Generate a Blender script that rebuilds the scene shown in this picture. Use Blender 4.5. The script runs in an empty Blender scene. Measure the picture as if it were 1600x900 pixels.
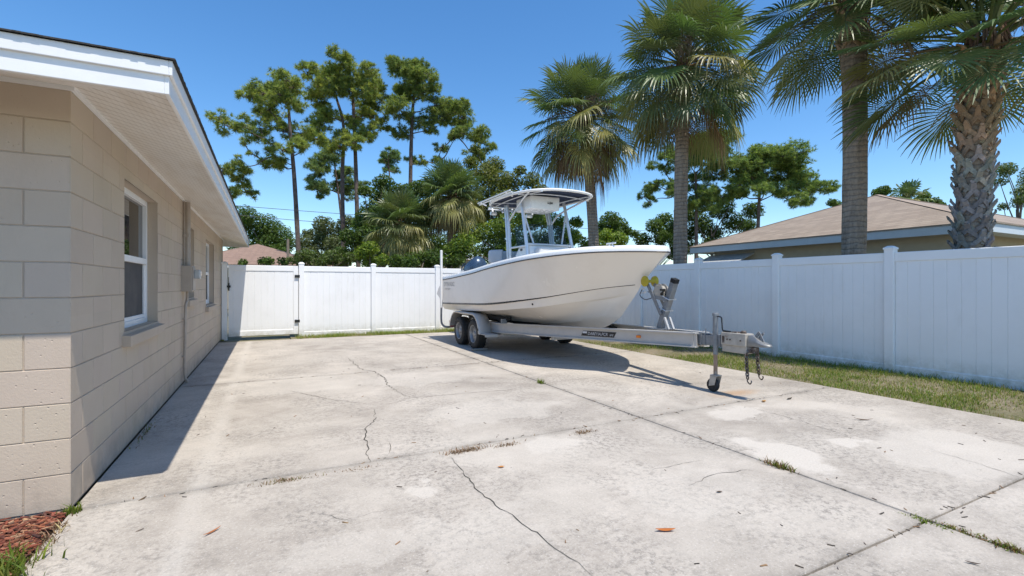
import bpy, bmesh, math, random
from mathutils import Vector, Matrix, noise as mnoise
R = math.radians
rng = random.Random(7)
C = bpy.context.scene.collection
sc = bpy.context.scene

# ------------------------------------------------------------ camera, sky, sun
CAM_H, F_PX, HOR = 1.30, 750.0, 446.0
YAW = R(26.9)
FW = Vector((math.sin(YAW), math.cos(YAW), 0)); RT = Vector((math.cos(YAW), -math.sin(YAW), 0))
cam = bpy.data.objects.new('camera', bpy.data.cameras.new('camera'))
C.objects.link(cam)
cam.location = (0, 0, CAM_H); cam.rotation_euler = (R(90), 0, -YAW)
cam.data.sensor_width = 36; cam.data.lens = 36 * F_PX / 1600; cam.data.shift_y = -(450 - HOR) / 1600
cam.data.clip_start = 0.05; cam.data.clip_end = 2000
sc.camera = cam
TO_SUN = Vector((0.08, -0.43, 1.0)).normalized()
SUN_EL = math.asin(TO_SUN.z); SUN_AZ = math.atan2(TO_SUN.x, TO_SUN.y)
world = bpy.data.worlds.new('World'); sc.world = world; world.use_nodes = True
wt = world.node_tree
sky = wt.nodes.new('ShaderNodeTexSky'); sky.sky_type = 'NISHITA'; sky.sun_disc = False
sky.sun_elevation = SUN_EL; sky.sun_rotation = SUN_AZ
sky.air_density = 1.0; sky.dust_density = 0.35; sky.ozone_density = 3.0
hs = wt.nodes.new('ShaderNodeHueSaturation'); hs.inputs['Saturation'].default_value = 1.25; wt.links.new(sky.outputs[0], hs.inputs['Color'])
wt.links.new(hs.outputs[0], wt.nodes['Background'].inputs[0])
wt.nodes['Background'].inputs[1].default_value = 0.146
sun = bpy.data.objects.new('sun', bpy.data.lights.new('sun', 'SUN')); C.objects.link(sun)
sun.data.energy = 3.8; sun.data.angle = R(0.5); sun.data.color = (1.0, 0.935, 0.835)
sun.rotation_euler = (-TO_SUN).to_track_quat('-Z', 'Y').to_euler(); sun.location = (0, -5, 20)
sc.view_settings.view_transform = 'Standard'; sc.view_settings.look = 'None'
sc.view_settings.exposure = 0.5; sc.view_settings.gamma = 1.0; sc.view_settings.use_curve_mapping = False
sc.render.engine = 'CYCLES'; sc.cycles.use_denoising = True
sc.cycles.max_bounces = 8; sc.cycles.transparent_max_bounces = 12

def at(px, py, d):            # photo pixel at a depth -> point in the place
    return FW * d + RT * ((px - 800) / F_PX * d) + Vector((0, 0, CAM_H - (py - HOR) / F_PX * d))
def gnd(px, py, z=0.0):
    return at(px, py, (CAM_H - z) * F_PX / (py - HOR))

# ------------------------------------------------------------ mesh builder
class MB:
    def __init__(s): s.v = []; s.f = []; s.c = []; s.mi = []; s.m = 0; s.M = None; s.col = (1, 1, 1)
    def vert(s, p):
        p = Vector(p)
        if s.M is not None: p = s.M @ p
        s.v.append(p); s.c.append(s.col); return len(s.v) - 1
    def face(s, ids): s.f.append(tuple(ids)); s.mi.append(s.m)
    def poly(s, pts): s.face([s.vert(p) for p in pts])
    def box(s, x0, x1, y0, y1, z0, z1):
        i = [s.vert(p) for p in ((x0,y0,z0),(x1,y0,z0),(x1,y1,z0),(x0,y1,z0),(x0,y0,z1),(x1,y0,z1),(x1,y1,z1),(x0,y1,z1))]
        for q in ((0,3,2,1),(4,5,6,7),(0,1,5,4),(1,2,6,5),(2,3,7,6),(3,0,4,7)): s.face([i[k] for k in q])
    def bar(s, a, b, w, h, up=(0,0,1), w2=None, h2=None):       # rectangular bar from a to b
        a = Vector(a); b = Vector(b); d = (b - a).normalized(); up = Vector(up)
        x = d.cross(up).normalized(); y = x.cross(d)
        w2 = w if w2 is None else w2; h2 = h if h2 is None else h2
        i = [s.vert(p + x*sx*ww/2 + y*sy*hh/2) for p, ww, hh in ((a,w,h),(b,w2,h2)) for sx, sy in ((-1,-1),(1,-1),(1,1),(-1,1))]
        for q in ((0,1,2,3),(7,6,5,4),(1,0,4,5),(2,1,5,6),(3,2,6,7),(0,3,7,4)): s.face([i[k] for k in q])
    def tube(s, pts, r, n=8, caps=True):
        pts = [Vector(p) for p in pts]; k = len(pts); rs = r if isinstance(r, (list, tuple)) else [r]*k
        t0 = (pts[1]-pts[0]).normalized(); ref = Vector((0,0,1)) if abs(t0.z) < .9 else Vector((1,0,0))
        x = t0.cross(ref).normalized(); rings = []
        for j, p in enumerate(pts):
            t = (pts[min(j+1,k-1)] - pts[max(j-1,0)]).normalized()
            x = (x - t*x.dot(t)).normalized(); y = t.cross(x)
            rings.append([s.vert(p + (x*math.cos(2*math.pi*a/n) + y*math.sin(2*math.pi*a/n))*rs[j]) for a in range(n)])
        for A, B in zip(rings, rings[1:]):
            for a in range(n): s.face((A[a], A[(a+1)%n], B[(a+1)%n], B[a]))
        if caps: s.face(rings[0][::-1]); s.face(rings[-1])
    def lathe(s, c, axis, prof, n=24):                             # prof: (along, radius)
        c = Vector(c); t = Vector(axis).normalized(); ref = Vector((0,0,1)) if abs(t.z) < .9 else Vector((1,0,0))
        x = t.cross(ref).normalized(); y = t.cross(x); rings = []
        for h, r in prof:
            rings.append([s.vert(c + t*h + (x*math.cos(2*math.pi*a/n) + y*math.sin(2*math.pi*a/n))*max(r,1e-4)) for a in range(n)])
        for A, B in zip(rings, rings[1:]):
            for a in range(n): s.face((A[a], A[(a+1)%n], B[(a+1)%n], B[a]))
        s.face(rings[0][::-1]); s.face(rings[-1])
    def grid(s, rows, close=False):
        ids = [[s.vert(p) for p in r] for r in rows]
        for A, B in zip(ids, ids[1:]):
            m = len(A)
            for a in range(m if close else m-1): s.face((A[a], A[(a+1)%m], B[(a+1)%m], B[a]))
        return ids
    def prism(s, outline, off):                                    # outline: list of points, extruded by off
        off = Vector(off); a = [s.vert(p) for p in outline]; b = [s.vert(Vector(p)+off) for p in outline]
        n = len(a); s.face(a[::-1]); s.face(b)
        for k in range(n): s.face((a[k], a[(k+1)%n], b[(k+1)%n], b[k]))

def root_loc(p):
    while p.parent: p = p.parent
    return Vector(p.location)
def obj(name, mb, mats, parent=None, smooth=None, bevel=0, fix=True, seg=2):
    if not isinstance(mats, (list, tuple)): mats = [mats]
    me = bpy.data.meshes.new(name)
    if parent is not None: o0 = root_loc(parent)
    else:
        xs = [v.x for v in mb.v]; ys = [v.y for v in mb.v]; zs = [v.z for v in mb.v]
        o0 = Vector(((min(xs)+max(xs))/2, (min(ys)+max(ys))/2, min(zs)))
    me.from_pydata([v - o0 for v in mb.v], [], mb.f)
    for m in mats: me.materials.append(m)
    me.polygons.foreach_set('material_index', mb.mi)
    if any(c != (1,1,1) for c in mb.c[:2000:7]) or any(c != (1,1,1) for c in mb.c):
        ca = me.color_attributes.new('tint', 'FLOAT_COLOR', 'POINT')
        ca.data.foreach_set('color', [x for c in mb.c for x in (c[0], c[1], c[2], 1.0)])
    if fix or bevel:
        bm = bmesh.new(); bm.from_mesh(me)
        if fix: bmesh.ops.recalc_face_normals(bm, faces=bm.faces)
        if bevel:
            es = [e for e in bm.edges if len(e.link_faces) == 2 and e.calc_face_angle(0) > R(40)]
            bmesh.ops.bevel(bm, geom=es, offset=bevel, segments=seg, affect='EDGES', profile=.6, clamp_overlap=True)
        bm.to_mesh(me); bm.free()
    if smooth is not None:
        me.shade_smooth(); me.set_sharp_from_angle(angle=R(smooth))
    me.validate()
    o = bpy.data.objects.new(name, me); C.objects.link(o)
    if parent is not None: o.parent = parent
    else: o.location = o0
    return o
def thing(name, label, cat, loc, group=None):
    o = bpy.data.objects.new(name, None); C.objects.link(o); o.location = loc; o.empty_display_size = .2
    return tag(o, label, cat, group)
def tag(o, label, cat, group=None):
    o['label'] = label; o['category'] = cat
    if group: o['group'] = group
    return o
def struct(o): o['kind'] = 'structure'; return o
def stuff(o): o['kind'] = 'stuff'; return o
def lerp(a, b, t): return a + (b - a) * t
def interp(tab, x):                                                # tab sorted ascending by [0]
    if x <= tab[0][0]: return tab[0][1:]
    for a, b in zip(tab, tab[1:]):
        if x <= b[0]:
            t = (x - a[0]) / (b[0] - a[0]); return tuple(lerp(p, q, t) for p, q in zip(a[1:], b[1:]))
    return tab[-1][1:]
def spline(pts, n=6):
    pts = [Vector(p) for p in pts]; out = []
    P = [pts[0]*2 - pts[1]] + pts + [pts[-1]*2 - pts[-2]]
    for i in range(1, len(P)-2):
        for k in range(n):
            t = k/n; a, b, c, d = P[i-1], P[i], P[i+1], P[i+2]
            out.append(.5*((2*b) + (c-a)*t + (2*a-5*b+4*c-d)*t*t + (3*b-a-3*c+d)*t**3))
    out.append(pts[-1]); return out

# ------------------------------------------------------------ materials
class NT:
    def __init__(s, name):
        s.m = bpy.data.materials.new(name); s.m.use_nodes = True; s.t = s.m.node_tree; s.b = s.t.nodes['Principled BSDF']
        s.out = s.t.nodes['Material Output']
    def node(s, typ, **kw):
        n = s.t.nodes.new(typ)
        for k, v in kw.items(): setattr(n, k, v)
        return n
    def put(s, sock, v):
        if isinstance(v, bpy.types.NodeSocket): s.t.links.new(v, sock)
        elif isinstance(v, (tuple, list)) and len(v) == 3 and sock.type == 'RGBA': sock.default_value = (*v, 1)
        else: sock.default_value = v
    def coord(s): return s.node('ShaderNodeTexCoord').outputs['Object']
    def pos(s): return s.node('ShaderNodeNewGeometry').outputs['Position']
    def noise(s, scale, detail=4, rough=.55, vec=None, dist=0, out=0):
        n = s.node('ShaderNodeTexNoise'); s.put(n.inputs['Vector'], vec if vec is not None else s.coord())
        n.inputs['Scale'].default_value = scale; n.inputs['Detail'].default_value = detail
        n.inputs['Roughness'].default_value = rough; n.inputs['Distortion'].default_value = dist
        return n.outputs[out]
    def voro(s, scale, vec=None, feature='F1', out=0):
        n = s.node('ShaderNodeTexVoronoi'); n.feature = feature; s.put(n.inputs['Vector'], vec if vec is not None else s.coord())
        n.inputs['Scale'].default_value = scale; return n.outputs[out]
    def rng(s, v, a, b, c=0., d=1.):
        n = s.node('ShaderNodeMapRange'); n.clamp = True; s.put(n.inputs[0], v)
        for i, x in enumerate((a, b, c, d)): n.inputs[i+1].default_value = x
        return n.outputs[0]
    def math(s, op, a, b=0., c=0.):
        n = s.node('ShaderNodeMath', operation=op); s.put(n.inputs[0], a); s.put(n.inputs[1], b); s.put(n.inputs[2], c); return n.outputs[0]
    def mix(s, f, a, b, mode='MIX'):
        n = s.node('ShaderNodeMix', data_type='RGBA', blend_type=mode)
        s.put(n.inputs[0], f); s.put(n.inputs[6], a); s.put(n.inputs[7], b); return n.outputs[2]
    def scale(s, vec, x, y, z):
        n = s.node('ShaderNodeMapping'); s.put(n.inputs[0], vec); n.inputs['Scale'].default_value = (x, y, z); return n.outputs[0]
    def sep(s, vec):
        n = s.node('ShaderNodeSeparateXYZ'); s.put(n.inputs[0], vec); return n.outputs
    def bump(s, h, strength=.3, dist=.01, normal=None):
        n = s.node('ShaderNodeBump'); n.inputs['Strength'].default_value = strength; n.inputs['Distance'].default_value = dist
        s.put(n.inputs['Height'], h)
        if normal is not None: s.put(n.inputs['Normal'], normal)
        s.t.links.new(n.outputs[0], s.b.inputs['Normal']); return n.outputs[0]
    def base(s, c, rough=.5, metal=0., spec=None):
        s.put(s.b.inputs['Base Color'], c); s.put(s.b.inputs['Roughness'], rough); s.put(s.b.inputs['Metallic'], metal)
        if spec is not None: s.b.inputs['Specular IOR Level'].default_value = spec
        return s
    def attr(s):
        n = s.node('ShaderNodeAttribute'); n.attribute_name = 'tint'; return n.outputs[0]
def simple(name, c, rough=.5, metal=0., var=.12, vs=6., bump=0., bs=60., spec=None, dirt=None, ds=3., dl=.55, dh=.75):
    m = NT(name); k = m.noise(vs, 5, .6)
    col = m.mix(m.rng(k, .3, .7), tuple(x*(1-var) for x in c), tuple(min(1, x*(1+var)) for x in c))
    if dirt: col = m.mix(m.rng(m.noise(ds, 8, .7), dl, dh), col, dirt)
    m.base(col, m.rng(m.noise(vs*3, 4), .3, .7, max(0, rough-.08), min(1, rough+.08)), metal, spec)
    if bump: m.bump(m.noise(bs, 4), bump, .01)
    return m.m
def leafmat(name, trans=.3, rough=.45, spec=.4):
    m = NT(name); col = m.attr(); m.base(col, rough, 0, spec)
    tr = m.node('ShaderNodeBsdfTranslucent'); m.put(tr.inputs[0], m.mix(1., col, (1.25, 1.3, .6), 'MULTIPLY'))
    mx = m.node('ShaderNodeMixShader'); mx.inputs[0].default_value = trans
    m.t.links.new(m.b.outputs[0], mx.inputs[1]); m.t.links.new(tr.outputs[0], mx.inputs[2]); m.t.links.new(mx.outputs[0], m.out.inputs[0])
    return m.m
M = {}
M['leaf'] = leafmat('palm_leaf', .28, .40, .45)
M['needle'] = leafmat('pine_needle', .45, .5, .3)
M['foliage'] = leafmat('broad_leaf', .4, .5, .35)
M['grass'] = leafmat('grass_blade', .35, .6, .2)
M['dry'] = leafmat('dry_matter', .12, .8, .1)
M['vinyl'] = simple('white_vinyl', (.86,.86,.85), .42, var=.02, vs=1.2, dirt=(.70,.69,.66), ds=1.5, dl=.55, dh=.9)
M['white_paint'] = simple('white_paint', (.80,.80,.79), .45, var=.03, dirt=(.62,.59,.54), ds=4, dl=.6, dh=.95)
M['pvc'] = simple('white_pipe', (.78,.77,.74), .35, var=.03)
M['black_metal'] = simple('black_hardware', (.03,.03,.03), .4, .5)
M['gelcoat'] = simple('cream_gelcoat', (.84,.775,.69), .2, var=.015, vs=.8, dirt=(.70,.63,.54), ds=1.1, dl=.5, dh=.95)
M['gelwhite'] = simple('white_gelcoat', (.84,.84,.82), .25, var=.02)
M['stripe'] = simple('black_stripe', (.02,.02,.022), .3)
M['rubber'] = simple('tyre_rubber', (.022,.021,.02), .75, var=.25, vs=12, dirt=(.08,.075,.068), ds=9, dl=.5, dh=.8)
M['alu'] = simple('brushed_aluminium', (.74,.75,.76), .32, .85, var=.06)
M['tubing'] = simple('anodised_tube', (.74,.755,.77), .38, .45, var=.02)
M['trailer_alu'] = simple('weathered_aluminium', (.50,.485,.46), .5, .3, var=.06, dirt=(.5,.48,.45), ds=5, dl=.55, dh=.85)
M['galv'] = simple('galvanised_steel', (.22,.235,.25), .5, .4, var=.18, vs=18, dirt=(.27,.25,.23), ds=6, dl=.55, dh=.8)
M['galv_dirty'] = simple('weathered_galvanised_box', (.42,.39,.34), .6, .25, var=.15, vs=12, bump=.2, dirt=(.16,.085,.04), ds=11, dl=.58, dh=.68)
M['rust'] = simple('rusty_steel', (.095,.07,.055), .7, .4, var=.4, vs=20, bump=.4, dirt=(.30,.29,.28), ds=12, dl=.5, dh=.6)
M['rusty_pole'] = simple('faded_brown_tube', (.30,.21,.15), .65, .3, var=.2, vs=14, dirt=(.4,.36,.32), ds=9, dl=.5, dh=.7)
M['yellow'] = simple('yellow_roller', (.46,.36,.025), .5, var=.12, vs=20)
M['orange_lens'] = simple('orange_lens', (.75,.20,.02), .25)
M['red_lens'] = simple('red_lens', (.35,.02,.02), .25)
M['canvas'] = simple('navy_canvas', (.012,.024,.06), .85, var=.15, vs=30, bump=.15, bs=300)
M['cushion'] = simple('white_vinyl_cushion', (.72,.71,.69), .5, var=.03, bump=.1, bs=200)
M['grey_cushion'] = simple('pale_grey_cushion', (.50,.52,.54), .5, var=.05, bump=.1, bs=200)
M['cowl'] = simple('blue_grey_cowl', (.05,.085,.14), .28, .35, var=.06)
M['dark_engine'] = simple('dark_blue_engine', (.02,.035,.06), .3, .3)
M['carpet'] = simple('black_bunk_carpet', (.012,.012,.013), .95, bump=.4, bs=200)
M['wood'] = simple('grey_weathered_board', (.26,.24,.21), .85, var=.2, vs=20, bump=.3)
M['gasket'] = simple('dark_lettering', (.05,.05,.055), .5)
M['silver_letters'] = simple('silver_lettering', (.62,.62,.62), .4)
M['pine_bark'] = simple('pine_bark', (.115,.085,.07), .95, var=.45, vs=7, bump=.8, bs=14)
M['bark'] = simple('grey_bark', (.12,.10,.085), .95, var=.35, vs=9, bump=.6, bs=20)
M['utility'] = simple('weathered_pole_wood', (.22,.18,.14), .9, var=.2)
M['cable'] = simple('black_cable', (.05,.05,.055), .7)
M['meter'] = simple('grey_meter_metal', (.42,.44,.45), .4, .4)
M['clear'] = simple('meter_glass', (.25,.27,.27), .1)
def mk_tint(name, rough, bump, bs, var=.25, vs=20):
    m = NT(name); k = m.noise(vs, 5, .65)
    m.base(m.mix(1., m.attr(), m.mix(m.rng(k, .3, .7), (1-var,)*3, (1+var,)*3), 'MULTIPLY'), rough)
    m.bump(m.noise(bs, 5, .6), bump, .01); return m.m
M['tinted'] = mk_tint('tinted_rough', .85, .5, 60)
M['mulchm'] = mk_tint('bark_chip', .9, .5, 90, .3, 30)

def palm_trunk_mat():
    m = NT('palm_trunk'); p = m.coord(); x, y, z = m.sep(p)
    w = m.node('ShaderNodeTexWave'); w.wave_type = 'BANDS'; w.bands_direction = 'Z'; w.inputs['Scale'].default_value = 3.2
    w.inputs['Distortion'].default_value = 3.5; w.inputs['Detail'].default_value = 3; w.inputs['Detail Scale'].default_value = 1.6; m.put(w.inputs[0], p)
    fib = m.noise(14, 5, .7, m.scale(p, 1, 1, .18)); spk = m.noise(22, 6, .7)
    col = m.mix(m.rng(fib, .3, .72), (.23,.18,.135), (.43,.345,.265))
    col = m.mix(m.rng(spk, .5, .72, 0, .6), col, (.075,.062,.052))
    col = m.mix(m.rng(w.outputs[1], .0, .25, .45, 0), col, (.07,.058,.05))
    m.base(col, .92)
    h = m.math('ADD', m.math('MULTIPLY', w.outputs[1], .6), m.math('ADD', fib, spk)); m.bump(h, .8, .03); return m.m
M['palm_trunk'] = palm_trunk_mat()

def vinyl():
    m = NT('white_vinyl_fence'); p = m.pos(); x, y, z = m.sep(p)
    k = m.noise(1.3, 6, .65, p); st = m.noise(3.5, 8, .72, m.scale(p, 1, 1, .25))
    col = m.mix(m.rng(k, .45, .8, 0, .6), (.86,.86,.85), (.76,.755,.735))
    col = m.mix(m.rng(st, .56, .78, 0, .45), col, (.70,.69,.65))
    low = m.math('MULTIPLY', m.rng(z, .03, .30, 1, 0), m.rng(m.noise(7, 7, .75, p), .36, .62))
    col = m.mix(m.math('MULTIPLY', low, .7), col, (.46,.44,.35))
    m.base(col, .42); return m.m
M['vinyl'] = vinyl()
def block_paint():
    m = NT('painted_block'); p = m.pos()
    k = m.noise(1.4, 5, .6, p); fine = m.noise(70, 5, .7, p); pit = m.voro(26, p)
    col = m.mix(m.rng(k, .3, .7), (.49,.405,.315), (.535,.445,.35))
    st = m.noise(2.2, 7, .7, m.scale(p, 1, 1, .35)); x, y, z = m.sep(p)
    col = m.mix(m.rng(st, .52, .8, 0, .35), col, (.34,.265,.19))
    low = m.math('MULTIPLY', m.rng(z, .02, .32, 1, 0), m.rng(m.noise(5, 6, .7, p), .4, .62))
    col = m.mix(m.math('MULTIPLY', low, .5), col, (.27,.225,.18))
    m.base(m.mix(1., col, m.attr(), 'MULTIPLY'), .72, 0, .3)
    pits = m.math('MULTIPLY', m.rng(pit, .0, .16, -1, 0), m.rng(m.noise(3, 2, .5, p), .5, .6))
    m.bump(m.math('ADD', m.math('MULTIPLY', fine, .35), pits), .45, .012); return m.m
M['block'] = block_paint()

def concrete():
    m = NT('weathered_concrete'); p = m.pos(); x, y, z = m.sep(p)
    big = m.noise(.55, 11, .70, p, .5); mid = m.noise(2.3, 10, .74, m.scale(p, .8, 1.1, 1), .3); fine = m.noise(24, 8, .78, p); gr = m.noise(75, 5, .8, p)
    stain = m.math('ADD', m.math('MULTIPLY', big, .6), m.math('MULTIPLY', mid, .4))
    col = m.mix(m.rng(stain, .40, .63), (.505,.455,.39), (.285,.252,.212))
    col = m.mix(m.rng(m.noise(.9, 4, .5, m.scale(p, 1, 1, 1), .8), .48, .66, 0, .55), col, (.51,.465,.40))
    mott = m.math('MULTIPLY', m.rng(fine, .48, .58), m.rng(m.noise(1.1, 5, .6, m.scale(p, 1.3, .9, 1)), .40, .60))
    col = m.mix(m.math('MULTIPLY', mott, .7), col, (.185,.17,.15))
    # pale worn patches and the washed line under the roof edge
    warp = m.noise(2.6, 5, .6, p, 0, 1); wx, wy, wz = m.sep(warp)
    tot = None
    for cx, cy, rx, ry, s in PATCHES:
        dx = m.math('DIVIDE', m.math('ADD', m.math('SUBTRACT', x, cx), m.math('MULTIPLY', m.math('SUBTRACT', wx, .5), .9)), rx)
        dy = m.math('DIVIDE', m.math('ADD', m.math('SUBTRACT', y, cy), m.math('MULTIPLY', m.math('SUBTRACT', wy, .5), .9)), ry)
        d = m.math('SQRT', m.math('ADD', m.math('MULTIPLY', dx, dx), m.math('MULTIPLY', dy, dy)))
        k = m.rng(d, .78, 1.05, s, 0); tot = k if tot is None else m.math('MAXIMUM', tot, k)
    col = m.mix(m.math('MULTIPLY', tot, m.rng(fine, .30, .48, .55, 1)), col, (.55,.505,.44))
    drip = m.math('ABSOLUTE', m.math('ADD', x, .40)); drip = m.math('ADD', drip, m.math('MULTIPLY', m.math('SUBTRACT', fine, .5), .12))
    col = m.mix(m.math('MULTIPLY', m.rng(drip, .02, .10, .6, 0), m.rng(mid, .35, .6)), col, (.55,.51,.45))
    # dirt gathered along the joints
    dist = None
    for j in JX:
        k = m.math('ABSOLUTE', m.math('SUBTRACT', x, j)); dist = k if dist is None else m.math('MINIMUM', dist, k)
    for j in JY:
        k = m.math('ABSOLUTE', m.math('SUBTRACT', y, j)); dist = m.math('MINIMUM', dist, k)
    dd = m.math('ADD', dist, m.math('MULTIPLY', m.math('SUBTRACT', fine, .5), .16))
    col = m.mix(m.math('MULTIPLY', m.rng(dd, .0, .09, .55, 0), m.rng(mid, .36, .62)), col, (.15,.135,.115))
    # rust mark under the coupler
    rx = m.math('DIVIDE', m.math('SUBTRACT', x, 5.02), .42); ry = m.math('DIVIDE', m.math('SUBTRACT', y, 3.95), .16)
    rr = m.math('SQRT', m.math('ADD', m.math('MULTIPLY', rx, rx), m.math('MULTIPLY', ry, ry)))
    rr = m.math('ADD', rr, m.math('MULTIPLY', m.math('SUBTRACT', fine, .5), 1.6))
    col = m.mix(m.rng(rr, .3, 1.1, .55, 0), col, (.42,.24,.11))
    # dark specks of mould, pale grains
    sp = m.voro(17, p); spm = m.math('MULTIPLY', m.rng(sp, .05, .13, 1, 0), m.rng(m.noise(1.6, 3, .5, p), .50, .62))
    col = m.mix(m.math('MULTIPLY', spm, .7), col, (.10,.092,.085))
    col = m.mix(m.rng(gr, .56, .66, 0, .65), col, (.66,.625,.57)); col = m.mix(m.rng(gr, .44, .32, 0, .6), col, (.16,.145,.125))
    m.base(col, .85, 0, .3)
    m.bump(m.math('ADD', m.math('MULTIPLY', fine, .5), m.math('MULTIPLY', gr, .45)), .5, .012); return m.m

def shingles(name, a, b, course=.14):
    m = NT(name); p = m.pos(); n = m.node('ShaderNodeTexBrick'); x, y, z = m.sep(p)
    cb = m.node('ShaderNodeCombineXYZ'); m.put(cb.inputs[0], m.math('ADD', x, y)); m.put(cb.inputs[1], m.math('MULTIPLY', z, 2.8)); m.put(n.inputs['Vector'], cb.outputs[0])
    n.inputs['Scale'].default_value = 1; n.inputs['Brick Width'].default_value = .33; n.inputs['Row Height'].default_value = course
    n.inputs['Mortar Size'].default_value = .008; n.inputs['Color1'].default_value = (*a, 1); n.inputs['Color2'].default_value = (*b, 1)
    n.inputs['Mortar'].default_value = (a[0]*.45, a[1]*.45, a[2]*.45, 1)
    col = m.mix(m.rng(m.noise(4, 6, .7, p), .35, .7, 0, .45), n.outputs[0], tuple(t*.6 for t in a))
    m.base(col, .9); m.bump(m.noise(120, 3, .6, p), .5, .01); return m.m
M['shingle_tan'] = shingles('tan_shingle', (.36,.295,.235), (.27,.215,.17))
M['shingle_brown'] = shingles('brown_shingle', (.30,.20,.15), (.25,.165,.125))
M['shingle_dark'] = shingles('dark_shingle', (.06,.058,.055), (.045,.043,.042))
M['shed_roof'] = simple('grey_metal_roof', (.45,.46,.47), .5)

def soffit_mat():
    m = NT('ribbed_soffit'); p = m.pos(); x, y, z = m.sep(p)
    rib = m.math('PINGPONG', m.math('MULTIPLY', y, 1.0), .05); groove = m.rng(rib, .0, .008, 0, 1)
    vx = m.math('FRACT', m.math('MULTIPLY', x, 28)); vy = m.math('FRACT', m.math('MULTIPLY', y, 60))
    d = m.math('ADD', m.math('POWER', m.math('SUBTRACT', vx, .5), 2), m.math('POWER', m.math('SUBTRACT', vy, .5), 2))
    hole = m.rng(d, .015, .06, 1, 0)
    col = m.mix(m.rng(m.noise(1.5, 6, .65, m.scale(p, 3, .7, 1)), .42, .7, 0, .8), (.84,.81,.76), (.66,.59,.50))
    col = m.mix(m.math('MULTIPLY', hole, .22), col, (.08,.07,.06)); col = m.mix(m.math('SUBTRACT', 1., groove), col, (.46,.41,.35))
    m.base(col, .5); m.bump(groove, .5, .01); return m.m
M['soffit'] = soffit_mat()
M['cap'] = simple('tan_ridge_shingle', (.33,.26,.205), .9, var=.15, bump=.3)
M['stucco'] = simple('beige_stucco', (.42,.36,.26), .85, var=.05, bump=.3, bs=90)
M['blue_fascia'] = simple('pale_blue_fascia', (.52,.58,.63), .5, var=.04)
M['screen'] = simple('insect_screen', (.055,.055,.058), .7, var=.1, vs=2)
def glass_dark():
    m = NT('window_glass'); m.base((.008,.010,.010), .015, 0, .9); m.b.inputs['IOR'].default_value = 1.6; return m.m
M['pane'] = glass_dark()
def clear_acrylic():
    m = NT('smoked_acrylic'); m.base((.10,.13,.15), .05)
    tr = m.node('ShaderNodeBsdfTransparent'); tr.inputs[0].default_value = (.80,.85,.88,1)
    mx = m.node('ShaderNodeMixShader'); mx.inputs[0].default_value = .14
    m.t.links.new(tr.outputs[0], mx.inputs[1]); m.t.links.new(m.b.outputs[0], mx.inputs[2]); m.t.links.new(mx.outputs[0], m.out.inputs[0]); return m.m
M['acrylic'] = clear_acrylic()
def soil():
    m = NT('sandy_soil'); p = m.pos(); a = m.noise(1.7, 6, .65, p); b = m.noise(30, 6, .7, p)
    col = m.mix(m.rng(a, .38, .62), (.30,.25,.17), (.13,.135,.05)); col = m.mix(m.rng(b, .4, .65, 0, .7), col, (.12,.095,.06))
    m.base(col, .95); m.bump(b, .8, .03); return m.m
M['soil'] = soil()
M['dirt'] = simple('joint_dirt', (.055,.05,.042), .95, var=.3, vs=15, bump=.5)
# ------------------------------------------------------------ ground and driveway
JX = [3.26]; JY = [1.33, 3.63, 7.4]
XE = 6.42; YB = 12.75; XL = -1.016
def gp(px, py): g = gnd(px, py); return g.x, g.y
PATCHES = []
for px, py, rx, ry, s in ((1215,708,.30,.42,.85),(1335,694,.22,.16,.85),(1150,643,.40,.22,.7),(1500,705,.75,.55,.6),(872,697,.26,.20,.65),(655,768,.10,.13,.7),
        (770,640,.75,.45,.45),(650,590,.9,.5,.4),(455,600,.8,.7,.4),(740,830,.4,.3,.35),(1080,760,.5,.35,.3),(560,860,.35,.2,.3)):
    PATCHES.append((*gp(px, py), rx, ry, s))
M['concrete'] = concrete()
g = MB(); n = 40
g.poly([(-900,-900,-.06),(900,-900,-.06),(900,900,-.06),(-900,900,-.06)])
struct(obj('ground', g, M['soil'], fix=False))
d = MB()
d.m = 1; d.poly([(XL+.01,-4,-.032),(XE-.02,-4,-.032),(XE-.02,YB-.01,-.032),(XL+.01,YB-.01,-.032)])
d.m = 0
GAP = .005
xs = [XL, 3.26, XE]; ys = [-4, 1.33, 3.63, 7.4, YB]
def slab(x0, x1, y0, y1, jag_r):
    # a worn slab: top sheet with slightly ragged, rounded edges
    e = .006; nx = max(4, int((x1-x0)/.12)); ny = max(4, int((y1-y0)/.12))
    def rag(u, k): return .003*mnoise.noise(Vector((u*5, k, 3)))+.002*mnoise.noise(Vector((u*22, k, 8)))
    per = []
    for i in range(nx): u = lerp(x0, x1, i/nx); per.append((u, y0+abs(rag(u, y0)), 0))
    for i in range(ny): u = lerp(y0, y1, i/ny); per.append((x1-abs(rag(u, x1))*(3 if jag_r else 1), u, 0))
    for i in range(nx): u = lerp(x1, x0, i/nx); per.append((u, y1-abs(rag(u, y1)), 0))
    for i in range(ny): u = lerp(y1, y0, i/ny); per.append((x0+abs(rag(u, x0)), u, 0))
    cx, cy = (x0+x1)/2, (y0+y1)/2; N = len(per)
    def ins(p, a, z):
        return (p[0]+max(-a, min(a, (cx-p[0])*99)), p[1]+max(-a, min(a, (cy-p[1])*99)), z)
    top = [d.vert(ins(p, e, 0)) for p in per]; mid = [d.vert(ins(p, .002, -.008)) for p in per]; bot = [d.vert((p[0], p[1], -.07)) for p in per]
    d.face(top)
    for k in range(N):
        d.face((mid[k], mid[(k+1)%N], top[(k+1)%N], top[k])); d.face((bot[k], bot[(k+1)%N], mid[(k+1)%N], mid[k]))
for i in range(2):
    for j in range(4):
        slab(xs[i]+(GAP if i else 0), xs[i+1]-(GAP if i == 0 else 0), ys[j]+(GAP if j else 0), ys[j+1]-(GAP if j < 3 else 0), i == 1)
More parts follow.
